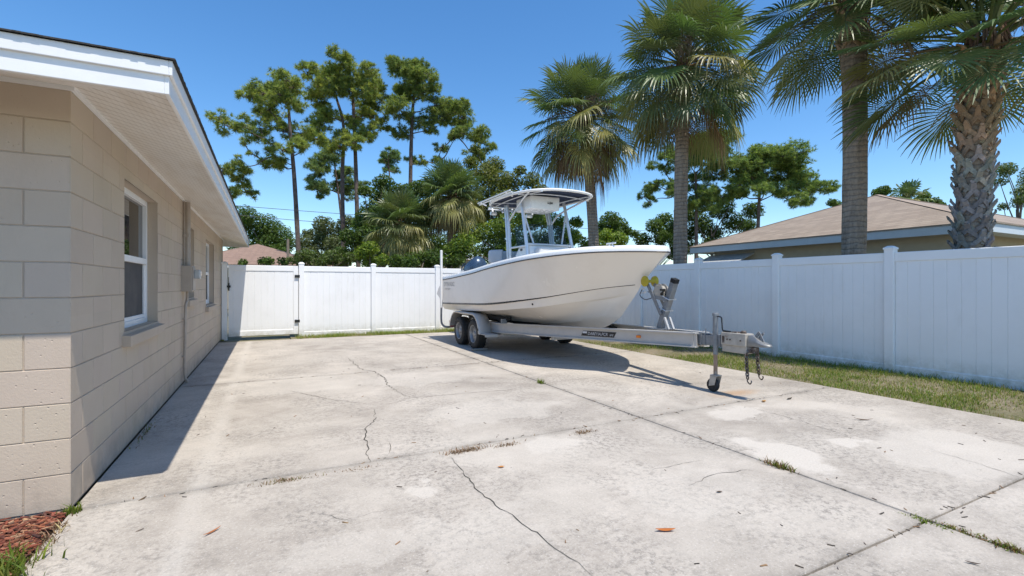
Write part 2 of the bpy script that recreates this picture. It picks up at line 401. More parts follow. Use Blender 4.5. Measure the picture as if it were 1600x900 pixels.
# cracks: jagged dark openings a few millimetres wide
d.m = 1
def crack(pp, w, seed, jag=.035):
    r = random.Random(seed); pts = [Vector((*gp(*p), .003)) for p in pp]; out = []
    for a, b in zip(pts, pts[1:]):
        k = max(2, int((b-a).length/.045)); t = (b-a).normalized(); nn = Vector((-t.y, t.x, 0))
        for q in range(k): out.append(lerp(a, b, q/k)+nn*r.uniform(-jag, jag)*(.5 if q else .2))
    out.append(pts[-1]); L = []; Rr = []
    for q, p in enumerate(out):
        t = (out[min(q+1, len(out)-1)]-out[max(q-1, 0)]).normalized(); nn = Vector((-t.y, t.x, 0))
        ww = w*r.uniform(.35, 1.3)*min(1, .25+3*q/len(out), .25+3*(len(out)-1-q)/len(out)); L.append(p+nn*ww); Rr.append(p-nn*ww)
    d.grid([L, Rr])
crack([(702,713),(720,733),(735,752),(748,768),(775,790),(800,805),(825,825),(840,832),(855,848),(880,865),(905,880),(928,903)], .0032, 1, .02)
crack([(540,557),(556,570),(566,578),(582,580),(600,590),(604,600),(620,612),(640,621)], .0055, 2, .05)
crack([(585,640),(587,655),(572,668),(570,684),(576,698),(571,710),(578,724)], .004, 3, .03)
crack([(595,635),(640,622),(700,617),(760,612),(838,607)], .0035, 4, .02)
crack([(607,690),(610,700),(605,712)], .002, 5, .02)
crack([(452,611),(520,625),(590,633)], .003, 6, .03)
crack([(860,598),(930,590),(1010,581)], .003, 7, .02)
crack([(1170,636),(1230,652),(1290,670),(1330,685)], .002, 8, .02)
crack([(1460,705),(1520,722),(1600,748)], .002, 9, .02)
crack([(1075,760),(1120,740),(1170,735),(1215,742)], .0018, 10, .03)
crack([(1010,736),(1060,726),(1100,719)], .0015, 12, .02)
crack([(480,800),(540,812),(610,795)], .0012, 13, .03)
struct(obj('driveway', d, [M['concrete'], M['dirt']]))

# ------------------------------------------------------------ house
XW, YF, YE = -1.02, 3.63, 14.0         # side wall plane, front wall plane, far end
EX, EY = -.466, 3.07                   # fascia planes
house = thing('house', 'tan painted block house with white fascia and a deep ribbed soffit', 'house', (XW-4, (YF+YE)/2, 0))
CRS, BL = .2032, .4064
def block_face(mb, O, U, N, L, H, opens, shift, r):
    O = Vector(O); U = Vector(U); N = Vector(N); Z = Vector((0,0,1))
    def P(u, z, dp): return O+U*u+Z*z+N*dp
    def cell(u0, u1, z0, z1, iu0, iu1, iz0, iz1):
        if u1-u0 < .012 or z1-z0 < .012: return
        g_, c_ = .0022, .003
        k = 1+r.uniform(-.028, .028); mb.col = (k, k*r.uniform(.985, 1.01), k*r.uniform(.97, 1.01))
        a = [(u0+(g_ if iu0 else 0), z0+(g_ if iz0 else 0)), (u1-(g_ if iu1 else 0), z0+(g_ if iz0 else 0)), (u1-(g_ if iu1 else 0), z1-(g_ if iz1 else 0)), (u0+(g_ if iu0 else 0), z1-(g_ if iz1 else 0))]
        b = [(u0+(g_+c_ if iu0 else 0), z0+(g_+c_ if iz0 else 0)), (u1-(g_+c_ if iu1 else 0), z0+(g_+c_ if iz0 else 0)), (u1-(g_+c_ if iu1 else 0), z1-(g_+c_ if iz1 else 0)), (u0+(g_+c_ if iu0 else 0), z1-(g_+c_ if iz1 else 0))]
        A = [mb.vert(P(*p, -.006)) for p in a]; B = [mb.vert(P(*p, r.uniform(-.0008, .0008)-.0005)) for p in b]
        mb.face(B)
        for q in range(4): mb.face((A[q], A[(q+1)%4], B[(q+1)%4], B[q]))
    nc = int(H/CRS)+2
    for k in range(-1, nc):
        z0 = max(0, k*CRS+.01); z1 = min(H, (k+1)*CRS+.01)
        if z1 <= z0: continue
        u = -shift if k % 2 else -shift-BL/2
        while u < L:
            a0, a1 = max(0, u), min(L, u+BL); u += BL
            if a1 <= a0: continue
            us = sorted({a0, a1, *[e for o in opens for e in o[:2] if a0 < e < a1]}); zs = sorted({z0, z1, *[e for o in opens for e in o[2:] if z0 < e < z1]})
            for p, q in zip(us, us[1:]):
                for s, t in zip(zs, zs[1:]):
                    cu, cz = (p+q)/2, (s+t)/2
                    if any(o[0] < cu < o[1] and o[2] < cz < o[3] for o in opens): continue
                    cell(p, q, s, t, p == a0 and a0 > 0 and p == us[0], q == a1 and a1 < L, s == z0 and z0 > 0, t == z1 and z1 < H)
    # mortar sheet behind, with the openings left out
    mb.col = (.84, .83, .82)
    us = sorted({0, L, *[e for o in opens for e in o[:2]]}); zs = sorted({0, H, *[e for o in opens for e in o[2:]]})
    for p, q in zip(us, us[1:]):
        for s, t in zip(zs, zs[1:]):
            if any(o[0] < (p+q)/2 < o[1] and o[2] < (s+t)/2 < o[3] for o in opens): continue
            mb.poly([P(p, s, -.0055), P(q, s, -.0055), P(q, t, -.0055), P(p, t, -.0055)])
    mb.col = (.97, .965, .96)
WINS = [(4.79, YF+BL*6, .93, 2.15), (7.98, 8.78, 1.12, 2.15), (10.35, 11.78, .93, 2.15)]
w = MB(); r_ = random.Random(3)
block_face(w, (XW, YF, 0), (0,1,0), (1,0,0), YE-YF, 2.45, [(a-YF, b-YF, c, e) for a, b, c, e in WINS], 0, r_)
block_face(w, (XW, YF, 0), (-1,0,0), (0,-1,0), 7.0, 2.45, [], 0, r_)
DP = .15
for a, b, c, e in WINS:                                        # reveals
    x0, x1 = XW-DP, XW
    w.col = (.93, .92, .91)
    w.poly([(x0,a,c),(x1,a,c),(x1,a,e),(x0,a,e)]); w.poly([(x0,b,c),(x1,b,c),(x1,b,e),(x0,b,e)])
    w.poly([(x0,a,c),(x1,a,c),(x1,b,c),(x0,b,c)]); w.poly([(x0,a,e),(x1,a,e),(x1,b,e),(x0,b,e)])
w.poly([(XW,YE,0),(XW-7,YE,0),(XW-7,YE,2.45),(XW,YE,2.45)]); w.poly([(XW-7,YF,0),(XW-7,YE,0),(XW-7,YE,2.45),(XW-7,YF,2.45)])
obj('wall', w, M['block'], house, fix=False)
def house_window(a, b, c, e):
    f = MB(); x = XW-DP+.035; fw = .05; zm = lerp(c, e, .5)
    f.box(x-.03, x+.03, a, a+fw, c, e); f.box(x-.03, x+.03, b-fw, b, c, e)
    f.box(x-.03, x+.031, a+fw, b-fw, e-fw, e); f.box(x-.03, x+.031, a+fw, b-fw, c, c+fw)
    f.box(x-.02, x+.036, a+fw, b-fw, zm-.028, zm+.028)
    # lower sash rim
    f.box(x-.01, x+.018, a+fw, a+fw+.03, c+fw, zm-.028); f.box(x-.01, x+.018, b-fw-.03, b-fw, c+fw, zm-.028); f.box(x-.01, x+.017, a+fw+.03, b-fw-.03, c+fw, c+fw+.035)
    win = obj('window', f, M['white_paint'], house, bevel=.003)
    p = MB(); p.box(x-.008, x-.002, a+fw, b-fw, zm+.028, e-fw); obj('pane', p, M['pane'], win)
    p = MB(); p.box(x-.006, x+.004, a+fw+.03, b-fw-.03, c+fw+.035, zm-.028); obj('insect_screen', p, M['screen'], win)
    s = MB(); s.col = (.95,.94,.93); s.prism([(XW-DP+.005, a-.06, c-.115), (XW+.055, a-.06, c-.115), (XW+.055, a-.06, c-.03), (XW-DP+.005, a-.06, c+.004)], (0, b-a+.12, 0))
    obj('sill', s, M['block'], win, bevel=.005)
for q in WINS: house_window(*q)
zb, zt, SL = 2.305, 2.476, .261
xr = XW-7+(XW-EX)*1.0                                          # far eave on the hidden side
XF, YFE = XW-7-.55, YE+.5
f = MB()
f.box(EX-.022, EX, EY, YFE, zb, zt); f.box(XF, EX-.022, EY, EY+.022, zb, zt)
f.box(EX, EX+.016, EY-.016, YFE, zt-.075, zt+.002); f.box(XF, EX, EY-.016, EY, zt-.075, zt+.002)
f.box(XF, EX-.022, YFE-.022, YFE, zb, zt)
obj('fascia', f, M['white_paint'], house, bevel=.003)
s = MB(); zi = zb+.008; zw = zi+(EX-.022-XW)*SL; YI = EY+.022; XI = EX-.022
s.poly([(XI, YI, zi), (XI, YFE-.022, zi), (XW, YE, zw), (XW, YF, zw)]); s.poly([(XI, YI, zi), (XW, YF, zw), (XF, YF, zw), (XF, YI, zi)])
s.poly([(XI, YFE-.022, zi), (XF, YFE-.022, zi), (XF, YE, zw), (XW, YE, zw)])
obj('soffit', s, M['soffit'], house, fix=False)
t = MB(); t.box(XW+.002, XW+.02, YF-.018, YE, zw-.028, zw-.004); t.box(XW-7, XW+.001, YF-.02, YF-.002, zw-.028, zw-.004); obj('soffit_trim', t, M['white_paint'], house)
rf = MB(); ex, ey0, ey1 = EX+.03, EY-.03, YFE+.03; half = (ex-XF)/2; xm = (ex+XF)/2; zr = zt+.02+half*SL
for dz, in ((0,), (.007,)):
    A, B, D_, E = (ex, ey0, zt+.003+dz), (ex, ey1, zt+.003+dz), (XF, ey1, zt+.003+dz), (XF, ey0, zt+.003+dz)
    G, H = (xm, ey0+half, zr+dz), (xm, ey1-half, zr+dz)
    for q in ([A,B,H,G],[D_,E,G,H],[E,A,G],[B,D_,H]): rf.poly(q)
for a, b in (((ex,ey0),(ex,ey1)),((XF,ey0),(ex,ey0))):
    k = 260
    for i in range(k):                                         # ragged butt ends of the shingle edge
        p, q = [(lerp(a[0],b[0],(i+u)/k), lerp(a[1],b[1],(i+u)/k)) for u in (0., 1.)]; o = rng.uniform(0, .004)
        nx, ny = (1, 0) if a[0] == b[0] else (0, -1)
        rf.poly([(p[0]+nx*o, p[1]+ny*o, zt+.004), (q[0]+nx*o, q[1]+ny*o, zt+.004), (q[0]+nx*o, q[1]+ny*o, zt+.012), (p[0]+nx*o, p[1]+ny*o, zt+.012)])
obj('roof', rf, M['shingle_dark'], house, fix=False)
# electric service on the side wall
mbx = MB(); mbx.box(XW-.004, XW+.12, 7.56, 7.84, 1.22, 1.56); mbx.box(XW+.12, XW+.132, 7.575, 7.825, 1.235, 1.545)
M['tan_metal'] = simple('tan_painted_metal', (.40,.34,.28), .5, .1, var=.08, dirt=(.26,.2,.15), ds=7, dl=.55, dh=.85)
box_ = obj('meter_box', mbx, M['tan_metal'], house, bevel=.006)
mm = MB(); mm.box(XW+.131, XW+.20, 7.64, 7.79, 1.39, 1.51); mt_ = obj('meter', mm, M['meter'], box_, bevel=.012)
mm = MB(); mm.box(XW+.20, XW+.204, 7.665, 7.765, 1.43, 1.49); obj('meter_window', mm, M['clear'], mt_)
mm = MB(); mm.box(XW+.02, XW+.09, 7.85, 8.03, 1.36, 1.47); mm.lathe((XW+.05, 8.04, 1.41), (0,1,0), [(0,.035),(.05,.035)], 12); obj('junction_box', mm, M['meter'], box_, bevel=.004)
cd = MB(); cd.tube([(XW+.045, 7.76, 1.56), (XW+.045, 7.76, zw-.03)], .036, 12); cd.box(XW, XW+.07, 7.70, 7.82, 1.95, 1.99)
cd.tube([(XW+.025, 7.66, 1.56), (XW+.025, 7.66, zw-.03)], .008, 6)
obj('conduit', cd, M['tan_metal'], house, smooth=40)
cd = MB(); cd.tube(spline([(XW+.05, 7.70, 1.22), (XW+.05, 7.70, 1.1), (XW+.035, 7.66, 1.0), (XW+.03, 7.64, .5), (XW+.03, 7.64, .12), (XW+.05, 7.66, .03), (XW+.06, 7.70, -.05)]), .017, 8)
for z in (.35, .85): cd.box(XW, XW+.03, 7.61, 7.67, z, z+.015)
obj('conduit', cd, M['tan_metal'], house, smooth=40)

# ------------------------------------------------------------ fences
def panel_parts(th, Mx, u0, u1, name='panel', zb=-.03, zt=1.80, sag=0):
    mb = MB(); mb.M = Mx; n = max(3, round((u1-u0)/.155)); bw = (u1-u0)/n
    for k in range(n):
        a, b = u0+k*bw+.0018, u0+(k+1)*bw-.0018; o = rng.uniform(-.0012, .0012)
        pts = [(a, -.007+o, 0), (a+.004, -.011+o, 0), (b-.004, -.011+o, 0), (b, -.007+o, 0), (b, .011, 0), (a, .011, 0)]
        mb.prism([(x, y, zb+.1) for x, y, z in pts], (0, 0, zt-zb-.2))
    mb.box(u0, u1, -.004, .008, zb+.1, zt-.1)
    mb.m = 0
    for z0, z1 in ((zt-.14, zt), (zb, zb+.13)):
        c = .008; mb.prism([(u0, -.024, z0+c), (u0, -.024+c, z0), (u0, .024-c, z0), (u0, .024, z0+c), (u0, .024, z1-c), (u0, .024-c, z1), (u0, -.024+c, z1), (u0, -.024, z1-c)], (u1-u0, 0, 0))
    return obj(name, mb, M['vinyl'], th)
def post_part(th, Mx, u, w=.127, h=1.88):
    mb = MB(); mb.M = Mx; a = w/2; c = .006
    o = [(a, -a+c), (a-c, -a), (-a+c, -a), (-a, -a+c), (-a, a-c), (-a+c, a), (a-c, a), (a, a-c)]
    mb.prism([(u+x, y, -.03) for x, y in o], (0, 0, h-.03+.03))
    b = a+.008
    mb.box(u-b, u+b, -b, b, h-.032, h-.008)
    i = [mb.vert((u+x*b, y*b, h-.008)) for x, y in ((-1,-1),(1,-1),(1,1),(-1,1))]; k = [mb.vert((u+x*.03, y*.03, h+.022)) for x, y in ((-1,-1),(1,-1),(1,1),(-1,1))]
    mb.face(k)
    for q in range(4): mb.face((i[q], i[(q+1)%4], k[(q+1)%4], k[q]))
    return obj('post', mb, M['vinyl'], th)
YG = 13.55; XR = 8.45
back = thing('vinyl_fence', 'sunlit white vinyl privacy fence behind the boat stern', 'fence', (4.5, YG, 0))
Mb = Matrix.Translation((0, YG, 0))
bp = [.76, 2.58, 4.41, 6.24, 8.06]
for u in bp: post_part(back, Mb, u)
for a, b in zip(bp, bp[1:]): panel_parts(back, Mb, a+.064, b-.064)
panel_parts(back, Mb, bp[-1]+.064, XR-.066)
right = thing('vinyl_fence', 'shaded white vinyl privacy fence along the grass strip beside the trailer', 'fence', (XR, 5, 0))
Mr = Matrix.Translation((XR, 0, 0)) @ Matrix.Rotation(R(-90), 4, 'Z')      # u runs towards -Y, faces -X
yp = [13.55, 13.06, 11.23, 9.40, 7.57, 5.74, 3.91, 2.08, .25, -1.58]
for y in yp: post_part(right, Mr, -y)
for a, b in zip(yp, yp[1:]):
    if a-b > .6: panel_parts(right, Mr, -a+.064, -b-.064)
    else: panel_parts(right, Mr, -a+.064, -b-.064)
gate = thing('gate', 'white vinyl gate between the block house and the back fence', 'gate', (-.1, YG, 0))
gp_ = panel_parts(gate, Mb, -.76, .57, zb=.05, zt=1.80)
gf = MB(); gf.M = Mb
gf.prism([(-.87, -.027, .05), (-.76, -.027, .05), (-.76, .027, .05), (-.87, .027, .05)], (0, 0, 1.75)); obj('gate_stile', gf, M['vinyl'], gate, bevel=.005); gf = MB(); gf.M = Mb; gf.prism([(.57, -.027, .05), (.685, -.027, .05), (.685, .027, .05), (.57, .027, .05)], (0, 0, 1.75)); obj('gate_stile', gf, M['vinyl'], gate, bevel=.005)

post_part(gate, Matrix.Translation((0, YG+.005, 0)), -.952, .12, 1.86)
hw = MB(); hw.M = Mb; hw.box(-.90, -.82, -.062, -.03, 1.25, 1.30); hw.box(-.875, -.845, -.075, -.03, 1.17, 1.36); hw.tube([(-.86, -.07, 1.36), (-.86, -.07, 1.50)], .006, 6)
obj('latch', hw, M['black_metal'], gate, bevel=.003)
for z in (.35, 1.5):
    hw = MB(); hw.M = Mb; hw.box(.60, .72, -.066, -.064+.03, z, z+.07); obj('hinge', hw, M['black_metal'], gate)

# ------------------------------------------------------------ neighbouring houses and sheds
def hip_house(name, label, x0, x1, y0, y1, ze, slope, mroof, mwall, mfas, over=.5, axis='x'):
    h = thing(name, label, 'house', ((x0+x1)/2, (y0+y1)/2, 0))
    w = MB(); w.box(x0+over, x1-over, y0+over, y1-over, 0, ze-.02); obj('wall', w, mwall, h)
    f = MB(); f.box(x0, x0+.025, y0, y1, ze-.19, ze); f.box(x1-.025, x1, y0, y1, ze-.19, ze); f.box(x0+.025, x1-.025, y0, y0+.025, ze-.19, ze); f.box(x0+.025, x1-.025, y1-.025, y1, ze-.19, ze)
    obj('fascia', f, mfas, h)
    so = MB(); so.box(x0+.025, x1-.025, y0+.025, y1-.025, ze-.15, ze-.13); obj('soffit', so, mfas, h)
    r = MB(); o = .03; x0 -= o; x1 += o; y0 -= o; y1 += o; z = ze+.006
    if axis == 'x': hf = (y1-y0)/2; a, b = (x0+hf, (y0+y1)/2, z+hf*slope), (x1-hf, (y0+y1)/2, z+hf*slope)
    else: hf = (x1-x0)/2; a, b = ((x0+x1)/2, y0+hf, z+hf*slope), ((x0+x1)/2, y1-hf, z+hf*slope)
    A, B, D_, E = (x0,y0,z), (x1,y0,z), (x1,y1,z), (x0,y1,z)
    if axis == 'x': qs = ([A,B,b,a],[B,D_,b],[D_,E,a,b],[E,A,a])
    else: qs = ([A,B,a],[B,D_,b,a],[D_,E,b],[E,A,a,b])
    for q in qs: r.poly(q)
    for p, q in ((A,B),(B,D_),(D_,E),(E,A)): r.poly([p, q, (q[0],q[1],z-.03), (p[0],p[1],z-.03)])
    obj('roof', r, mroof, h, fix=False)
    cp = MB()
    for e0, e1 in ((A,a),(E,a),(B,b),(D_,b),(a,b)): cp.bar(Vector(e0)+Vector((0,0,.003)), Vector(e1)+Vector((0,0,.003)), .09, .01)
    obj('ridge_cap', cp, M['cap'], h)
    return h
nb = hip_house('neighbor_house', 'beige house with a tan shingle hip roof beyond the side fence', 11.9, 23.5, 3.95, 11.0, 2.50, .385, M['shingle_tan'], M['stucco'], M['blue_fascia'])
aw = MB(); aw.box(11.55, 12.39, 9.0, 10.6, 0, .001) if False else None
nw = MB(); nw.prism([(12.39, 9.1, 2.20), (11.62, 9.1, 1.93), (11.62, 9.1, 1.95), (12.39, 9.1, 2.24)], (0, 1.5, 0))
for y in (9.12, 9.5, 9.85, 10.2, 10.57): nw.bar((11.63, y, 1.945), (12.38, y, 2.235), .02, .02)
a_ = obj('awning', nw, M['shed_roof'], nb)
nw = MB(); nw.box(12.36, 12.41, 9.25, 10.45, .95, 2.0); nwf = obj('window', nw, M['white_paint'], nb); nw = MB(); nw.box(12.35, 12.365, 9.31, 10.39, 1.0, 1.95); obj('pane', nw, M['pane'], nwf)
nw = MB(); nw.box(12.95, 13.95, 4.40, 4.46, 1.0, 2.05); nwf = obj('window', nw, M['white_paint'], nb); nw = MB(); nw.box(13.02, 13.88, 4.39, 4.405, 1.06, 1.98); obj('pane', nw, M['pane'], nwf)
nw = MB(); nw.tube([(16.6, 8.5, 3.5), (16.6, 8.5, 4.12)], .045, 10); obj('vent_pipe', nw, M['galv'], nb)
hip_house('brown_roof_house', 'distant house with a brown shingle roof behind the gate', -4.7, 3.5, 30, 42, 2.45, .35, M['shingle_brown'], M['stucco'], M['white_paint'], axis='y')
hip_house('grey_roof_shed', 'small far shed with a pale grey roof left of the neighbor roof', 9.3, 12.4, 29.6, 33, 3.2, .3, M['shed_roof'], M['stucco'], M['white_paint'], .2)
# overhead cable between two far poles
for nm, lb, x, y in (('utility_pole', 'wooden utility pole standing behind the brown roofed house', -22, 44), ('utility_pole', 'wooden utility pole far to the right beyond the pines', 62, 40)):
    p = MB(); p.tube([(x, y, 0), (x, y, 9.0)], [.16, .12], 10); up = thing(nm, lb, 'utility pole', (x, y, 0)); obj('pole', p, M['utility'], up, smooth=40)
    p = MB(); p.box(x-.06, x+.06, y-1.0, y+1.0, 8.2, 8.32); obj('crossarm', p, M['utility'], up)
for lb, y_, z0, sg in (('thin black overhead cable, the lower of two strung across the sky', 0, 8.0, 1.7), ('thin black overhead cable, the upper of two strung across the sky', .9, 8.36, 1.0)):
    cbm = MB(); cbm.tube([(lerp(-22, 62, t), lerp(44, 40, t)+y_, z0-sg*4*t*(1-t)) for t in [k/24 for k in range(25)]], .022, 5)
    tag(obj('overhead_cable', cbm, M['cable']), lb, 'cable', 'overhead cables')
pp = at(450, 392, 27); p = MB(); p.tube([(pp.x, pp.y, 0), (pp.x, pp.y, 3.9)], .07, 8); tag(obj('wooden_post', p, M['utility'], smooth=40), 'short pale wooden post rising in front of the far brown roof', 'post')
# ------------------------------------------------------------ the boat
from mathutils.bvhtree import BVHTree
CX = 4.9
boat = thing('boat', 'cream center console fishing boat with a navy canvas top on the trailer', 'boat', (CX, 8.0, .46))
NS = 56
def curve(tab):
    p = spline([(a, b, c) for a, b, c in tab], 10)
    L = [0]
    for q, r in zip(p, p[1:]): L.append(L[-1]+(r-q).length)
    out = []
    for k in range(NS+1):
        s = L[-1]*(1-(1-k/NS)**1.25); j = max(i for i in range(len(L)) if L[i] <= s+1e-9); j = min(j, len(p)-2)
        q = p[j].lerp(p[j+1], (s-L[j])/max(1e-9, L[j+1]-L[j])); out.append(Vector((q.x, max(0, q.y), q.z)))
    out[-1].y = 0; return out
c_sheer = curve([(11.0,1.19,1.435),(10.2,1.215,1.472),(9.08,1.22,1.545),(8.14,1.22,1.63),(7.09,1.2,1.70),(6.42,1.09,1.74),(5.94,.91,1.765),(5.62,.70,1.778),(5.32,.44,1.778),(5.06,.17,1.77),(4.94,0,1.763)])
c_stripe = curve([(11.2,1.17,.874),(9.5,1.175,.912),(8.28,1.15,.955),(6.95,.935,1.078),(6.34,.63,1.178),(5.9,.31,1.26),(5.44,0,1.315)])
c_ch = curve([(11.08,1.10,.735),(9.5,1.12,.765),(8.2,1.08,.83),(7.3,.96,.905),(6.89,.86,.945),(6.41,.545,1.03),(6.03,.26,1.10),(5.52,0,1.21)])
c_chi = curve([(11.08,1.05,.728),(9.5,1.07,.756),(8.2,1.03,.818),(7.3,.91,.89),(6.89,.81,.928),(6.41,.495,1.008),(6.03,.21,1.078),(5.545,0,1.18)])
c_st = curve([(11.05,.58,.615),(9,.58,.625),(7.5,.52,.665),(6.8,.39,.725),(6.3,.2,.80),(5.89,0,.825)])
c_sti = curve([(11.05,.525,.575),(9,.525,.585),(7.5,.465,.622),(6.8,.34,.68),(6.3,.15,.752),(5.95,0,.785)])
c_k = curve([(11.0,0,.46),(9,0,.46),(7.5,0,.48),(6.7,0,.545),(6.33,0,.61),(6.05,0,.72)])
def between(a, b, f, flare, aft):
    out = []
    for k, (p, q) in enumerate(zip(a, b)):
        t = k/NS; r = p.lerp(q, f); r.y *= 1-flare*max(0, (t-.35)/.65)**1.5*(1-f)*4*f*.5
        r.x += aft*max(0, 1-t*14); out.append(r)
    out[-1].y = 0; return out
rows = [c_k, c_sti, c_st, c_chi, c_ch, c_stripe, between(c_stripe, c_sheer, .22, .0, .10), between(c_stripe, c_sheer, .40, .05, .34), between(c_stripe, c_sheer, .62, .06, .25), between(c_stripe, c_sheer, .82, .04, .1), c_sheer]
h = MB()
for sg in (-1, 1): h.grid([[(CX+sg*p.y, p.x, p.z) for p in r] for r in rows])
h.grid([[(CX-r[0].y, r[0].x, r[0].z), (CX, r[0].x, r[0].z), (CX+r[0].y, r[0].x, r[0].z)] for r in rows])
hull = obj('hull', h, M['gelcoat'], boat, smooth=17)
bvh = BVHTree.FromPolygons(h.v, h.f)
def plan_n(c):
    out = []
    for k in range(len(c)):
        t = (c[min(k+1, NS)]-c[max(k-1, 0)]); n = Vector((t.y, -t.x, 0)); n = Vector((-n.x, -n.y, 0)) if n.y < 0 else n
        n.normalize(); out.append(n)
    return out                                                     # (Y, halfwidth) outward
nsh = plan_n(c_sheer)
def offs(c, n, inn, up):
    out = []
    for k, p in enumerate(c):
        y, w = p.x-n[k].x*inn, p.y-n[k].y*inn
        if k == NS: y = p.x+inn
        if up < 0: up_ = up*lerp(1, .16, min(1, max(0, (8.4-p.x)/2.2)))
        else: up_ = up
        out.append((y, max(0, w) if k < NS else 0, p.z+up_))
    return out
prof = [(-.006,-.004),(-.006,.045),(.006,.07),(.03,.086),(.06,.092),(.22,.095),(.245,.08),(.25,.05),(.26,-.40)]
cp = MB()
for sg in (-1, 1):
    cp.grid([[(CX+sg*w, y, z) for y, w, z in offs(c_sheer, nsh, a, b)] for a, b in prof])
e0 = [offs(c_sheer, nsh, a, b)[0] for a, b in prof]
# transom top: closing strip across the stern
cp.box(CX-1.18, CX+1.18, 10.78, 10.995, 1.30, 1.505)
obj('gunwale', cp, M['gelwhite'], boat, smooth=50)
rr = MB()
for sg in (-1, 1): rr.tube([(CX+sg*(w), y, z) for y, w, z in offs(c_sheer, nsh, -.004, -.004)], .011, 6)
obj('rub_rail', rr, M['gasket'], boat, smooth=50)
sb = MB(); nst = plan_n(c_stripe)
for sg in (-1, 1):
    sb.grid([[(CX+sg*(w), y, z) for y, w, z in offs(c_stripe, nst, -.005, dz)][:NS-1] for dz in (-.021, .015)])
obj('hull_stripe', sb, M['stripe'], boat, fix=False)
fl = MB(); L_ = []; R_ = []
for k in range(24):
    y_ = lerp(10.9, 6.95, k/23); w_ = interp(sorted((q.x, q.y) for q in c_ch), y_)[0]-.07; L_.append((CX-w_, y_, 1.05)); R_.append((CX+w_, y_, 1.05))
fl.grid([L_, R_]);
obj('deck', fl, M['gelwhite'], boat)
ft = MB()
hit = bvh.ray_cast(Vector((2, 7.05, .985)), Vector((1,0,0)))
if hit[0]: ft.lathe(hit[0]+Vector((-.012,0,0)), (1,0,0), [(0,.012),(.004,.018),(.02,.018)], 12)
obj('drain_fitting', ft, M['black_metal'], boat)
for (yy, k) in ((5.5, 0), (9.9, 0)):
    ct = MB(); p = min(c_sheer, key=lambda q: abs(q.x-yy)); x = CX-p.y+.10; z = p.z+.094
    ct.tube([(x, yy-.10, z+.03), (x, yy+.10, z+.03)], .012, 8); ct.tube([(x, yy-.035, z-.01), (x, yy-.035, z+.03)], .010, 6); ct.tube([(x, yy+.035, z-.01), (x, yy+.035, z+.03)], .010, 6)
    obj('cleat', ct, M['tubing'], boat, smooth=50)
for yy in (10.45, 10.6):
    ct = MB(); p = min(c_sheer, key=lambda q: abs(q.x-yy)); ct.lathe((CX-p.y+.12, yy, p.z+.09), (0,0,1), [(0,.03),(.02,.03),(.025,.02)], 12); obj('rod_holder', ct, M['tubing'], boat, smooth=40)
ey = MB(); ey.tube(spline([(CX, 5.44, 1.25), (CX, 5.36, 1.24), (CX, 5.36, 1.20), (CX, 5.47, 1.19)]), .009, 6); obj('bow_eye', ey, M['tubing'], boat, smooth=50)

def text_mb(txt, size, mb, fn, shear=0., ext=.0):
    cu = bpy.data.curves.new('lettering', 'FONT'); cu.body = txt; cu.size = size; cu.shear = shear; cu.extrude = ext; cu.resolution_u = 3
    to = bpy.data.objects.new('lettering', cu); me = bpy.data.meshes.new_from_object(to)
    i0 = len(mb.v); xs = [v.co.x for v in me.vertices]; wd = max(xs) if xs else 0
    for v in me.vertices: mb.vert(fn(v.co.x, v.co.y, v.co.z))
    for p in me.polygons: mb.face([i0+k for k in p.vertices])
    bpy.data.objects.remove(to); bpy.data.curves.remove(cu); bpy.data.meshes.remove(me); return wd
def on_hull(y0, z0):
    def fn(x, y, z):
        hh = bvh.ray_cast(Vector((2.5, y0-x, z0+y)), Vector((1, 0, 0)))[0]
        return (hh.x-.003 if hh else CX-1.18, y0-x, z0+y)
    return fn
lt = MB(); text_mb('DYTN XEXZ', .135, lt, on_hull(10.86, 1.285)); text_mb('A NIFY YACHT', .062, lt, on_hull(10.82, 1.195))
obj('hull_lettering', lt, simple('faded_grey_lettering', (.30,.28,.26), .4), boat, fix=False)

# console
cn = MB(); cn.prism([(CX-.46, 8.0, 1.05), (CX-.46, 7.98, 1.95), (CX-.46, 8.06, 2.10), (CX-.46, 8.42, 2.10), (CX-.46, 8.66, 1.85), (CX-.46, 8.80, 1.05)], (.92, 0, 0))
con = obj('console', cn, M['gelwhite'], boat, bevel=.03, smooth=40, seg=3)
lg = MB(); lg.lathe((CX-.462, 8.34, 2.0), (-1,0,0), [(0,.05),(.004,.048)], 16); lg.v = [Vector((v.x, v.y, 2.0+(v.z-2.0)*.5)) for v in lg.v]; obj('emblem', lg, M['gasket'], con)
wsd = MB(); a = [(CX-.52, 8.42, 2.10), (CX-.47, 8.10, 2.10), (CX+.47, 8.10, 2.10), (CX+.52, 8.42, 2.10)]; b = [(CX-.47, 8.62, 2.46), (CX-.42, 8.30, 2.52), (CX+.42, 8.30, 2.52), (CX+.47, 8.62, 2.46)]
wsd.grid([a, b]); ws = obj('windshield', wsd, M['acrylic'], con, fix=False)
md = ws.modifiers.new('thickness', 'SOLIDIFY'); md.thickness = .006
fs = MB(); fs.box(CX-.36, CX+.30, 7.62, 7.98, 1.1, 1.62); cs = obj('front_seat', fs, M['gelwhite'], boat, bevel=.03, smooth=40)
fs = MB(); fs.box(CX-.38, CX+.16, 7.78, 7.97, 1.64, 2.03); obj('seat_back', fs, M['cushion'], cs, bevel=.06, smooth=50, seg=4)
fs = MB(); fs.box(CX-.35, CX+.29, 7.55, 7.96, 1.62, 1.70); obj('cushion', fs, M['cushion'], cs, bevel=.03, smooth=50, seg=3)
fs = MB(); fs.prism([(CX+.17, 7.962, 2.0), (CX+.38, 7.962, 2.0), (CX+.33, 7.962, 1.9), (CX+.22, 7.962, 1.9)], (0, .02, 0)); obj('hatch_panel', fs, M['grey_cushion'], con)
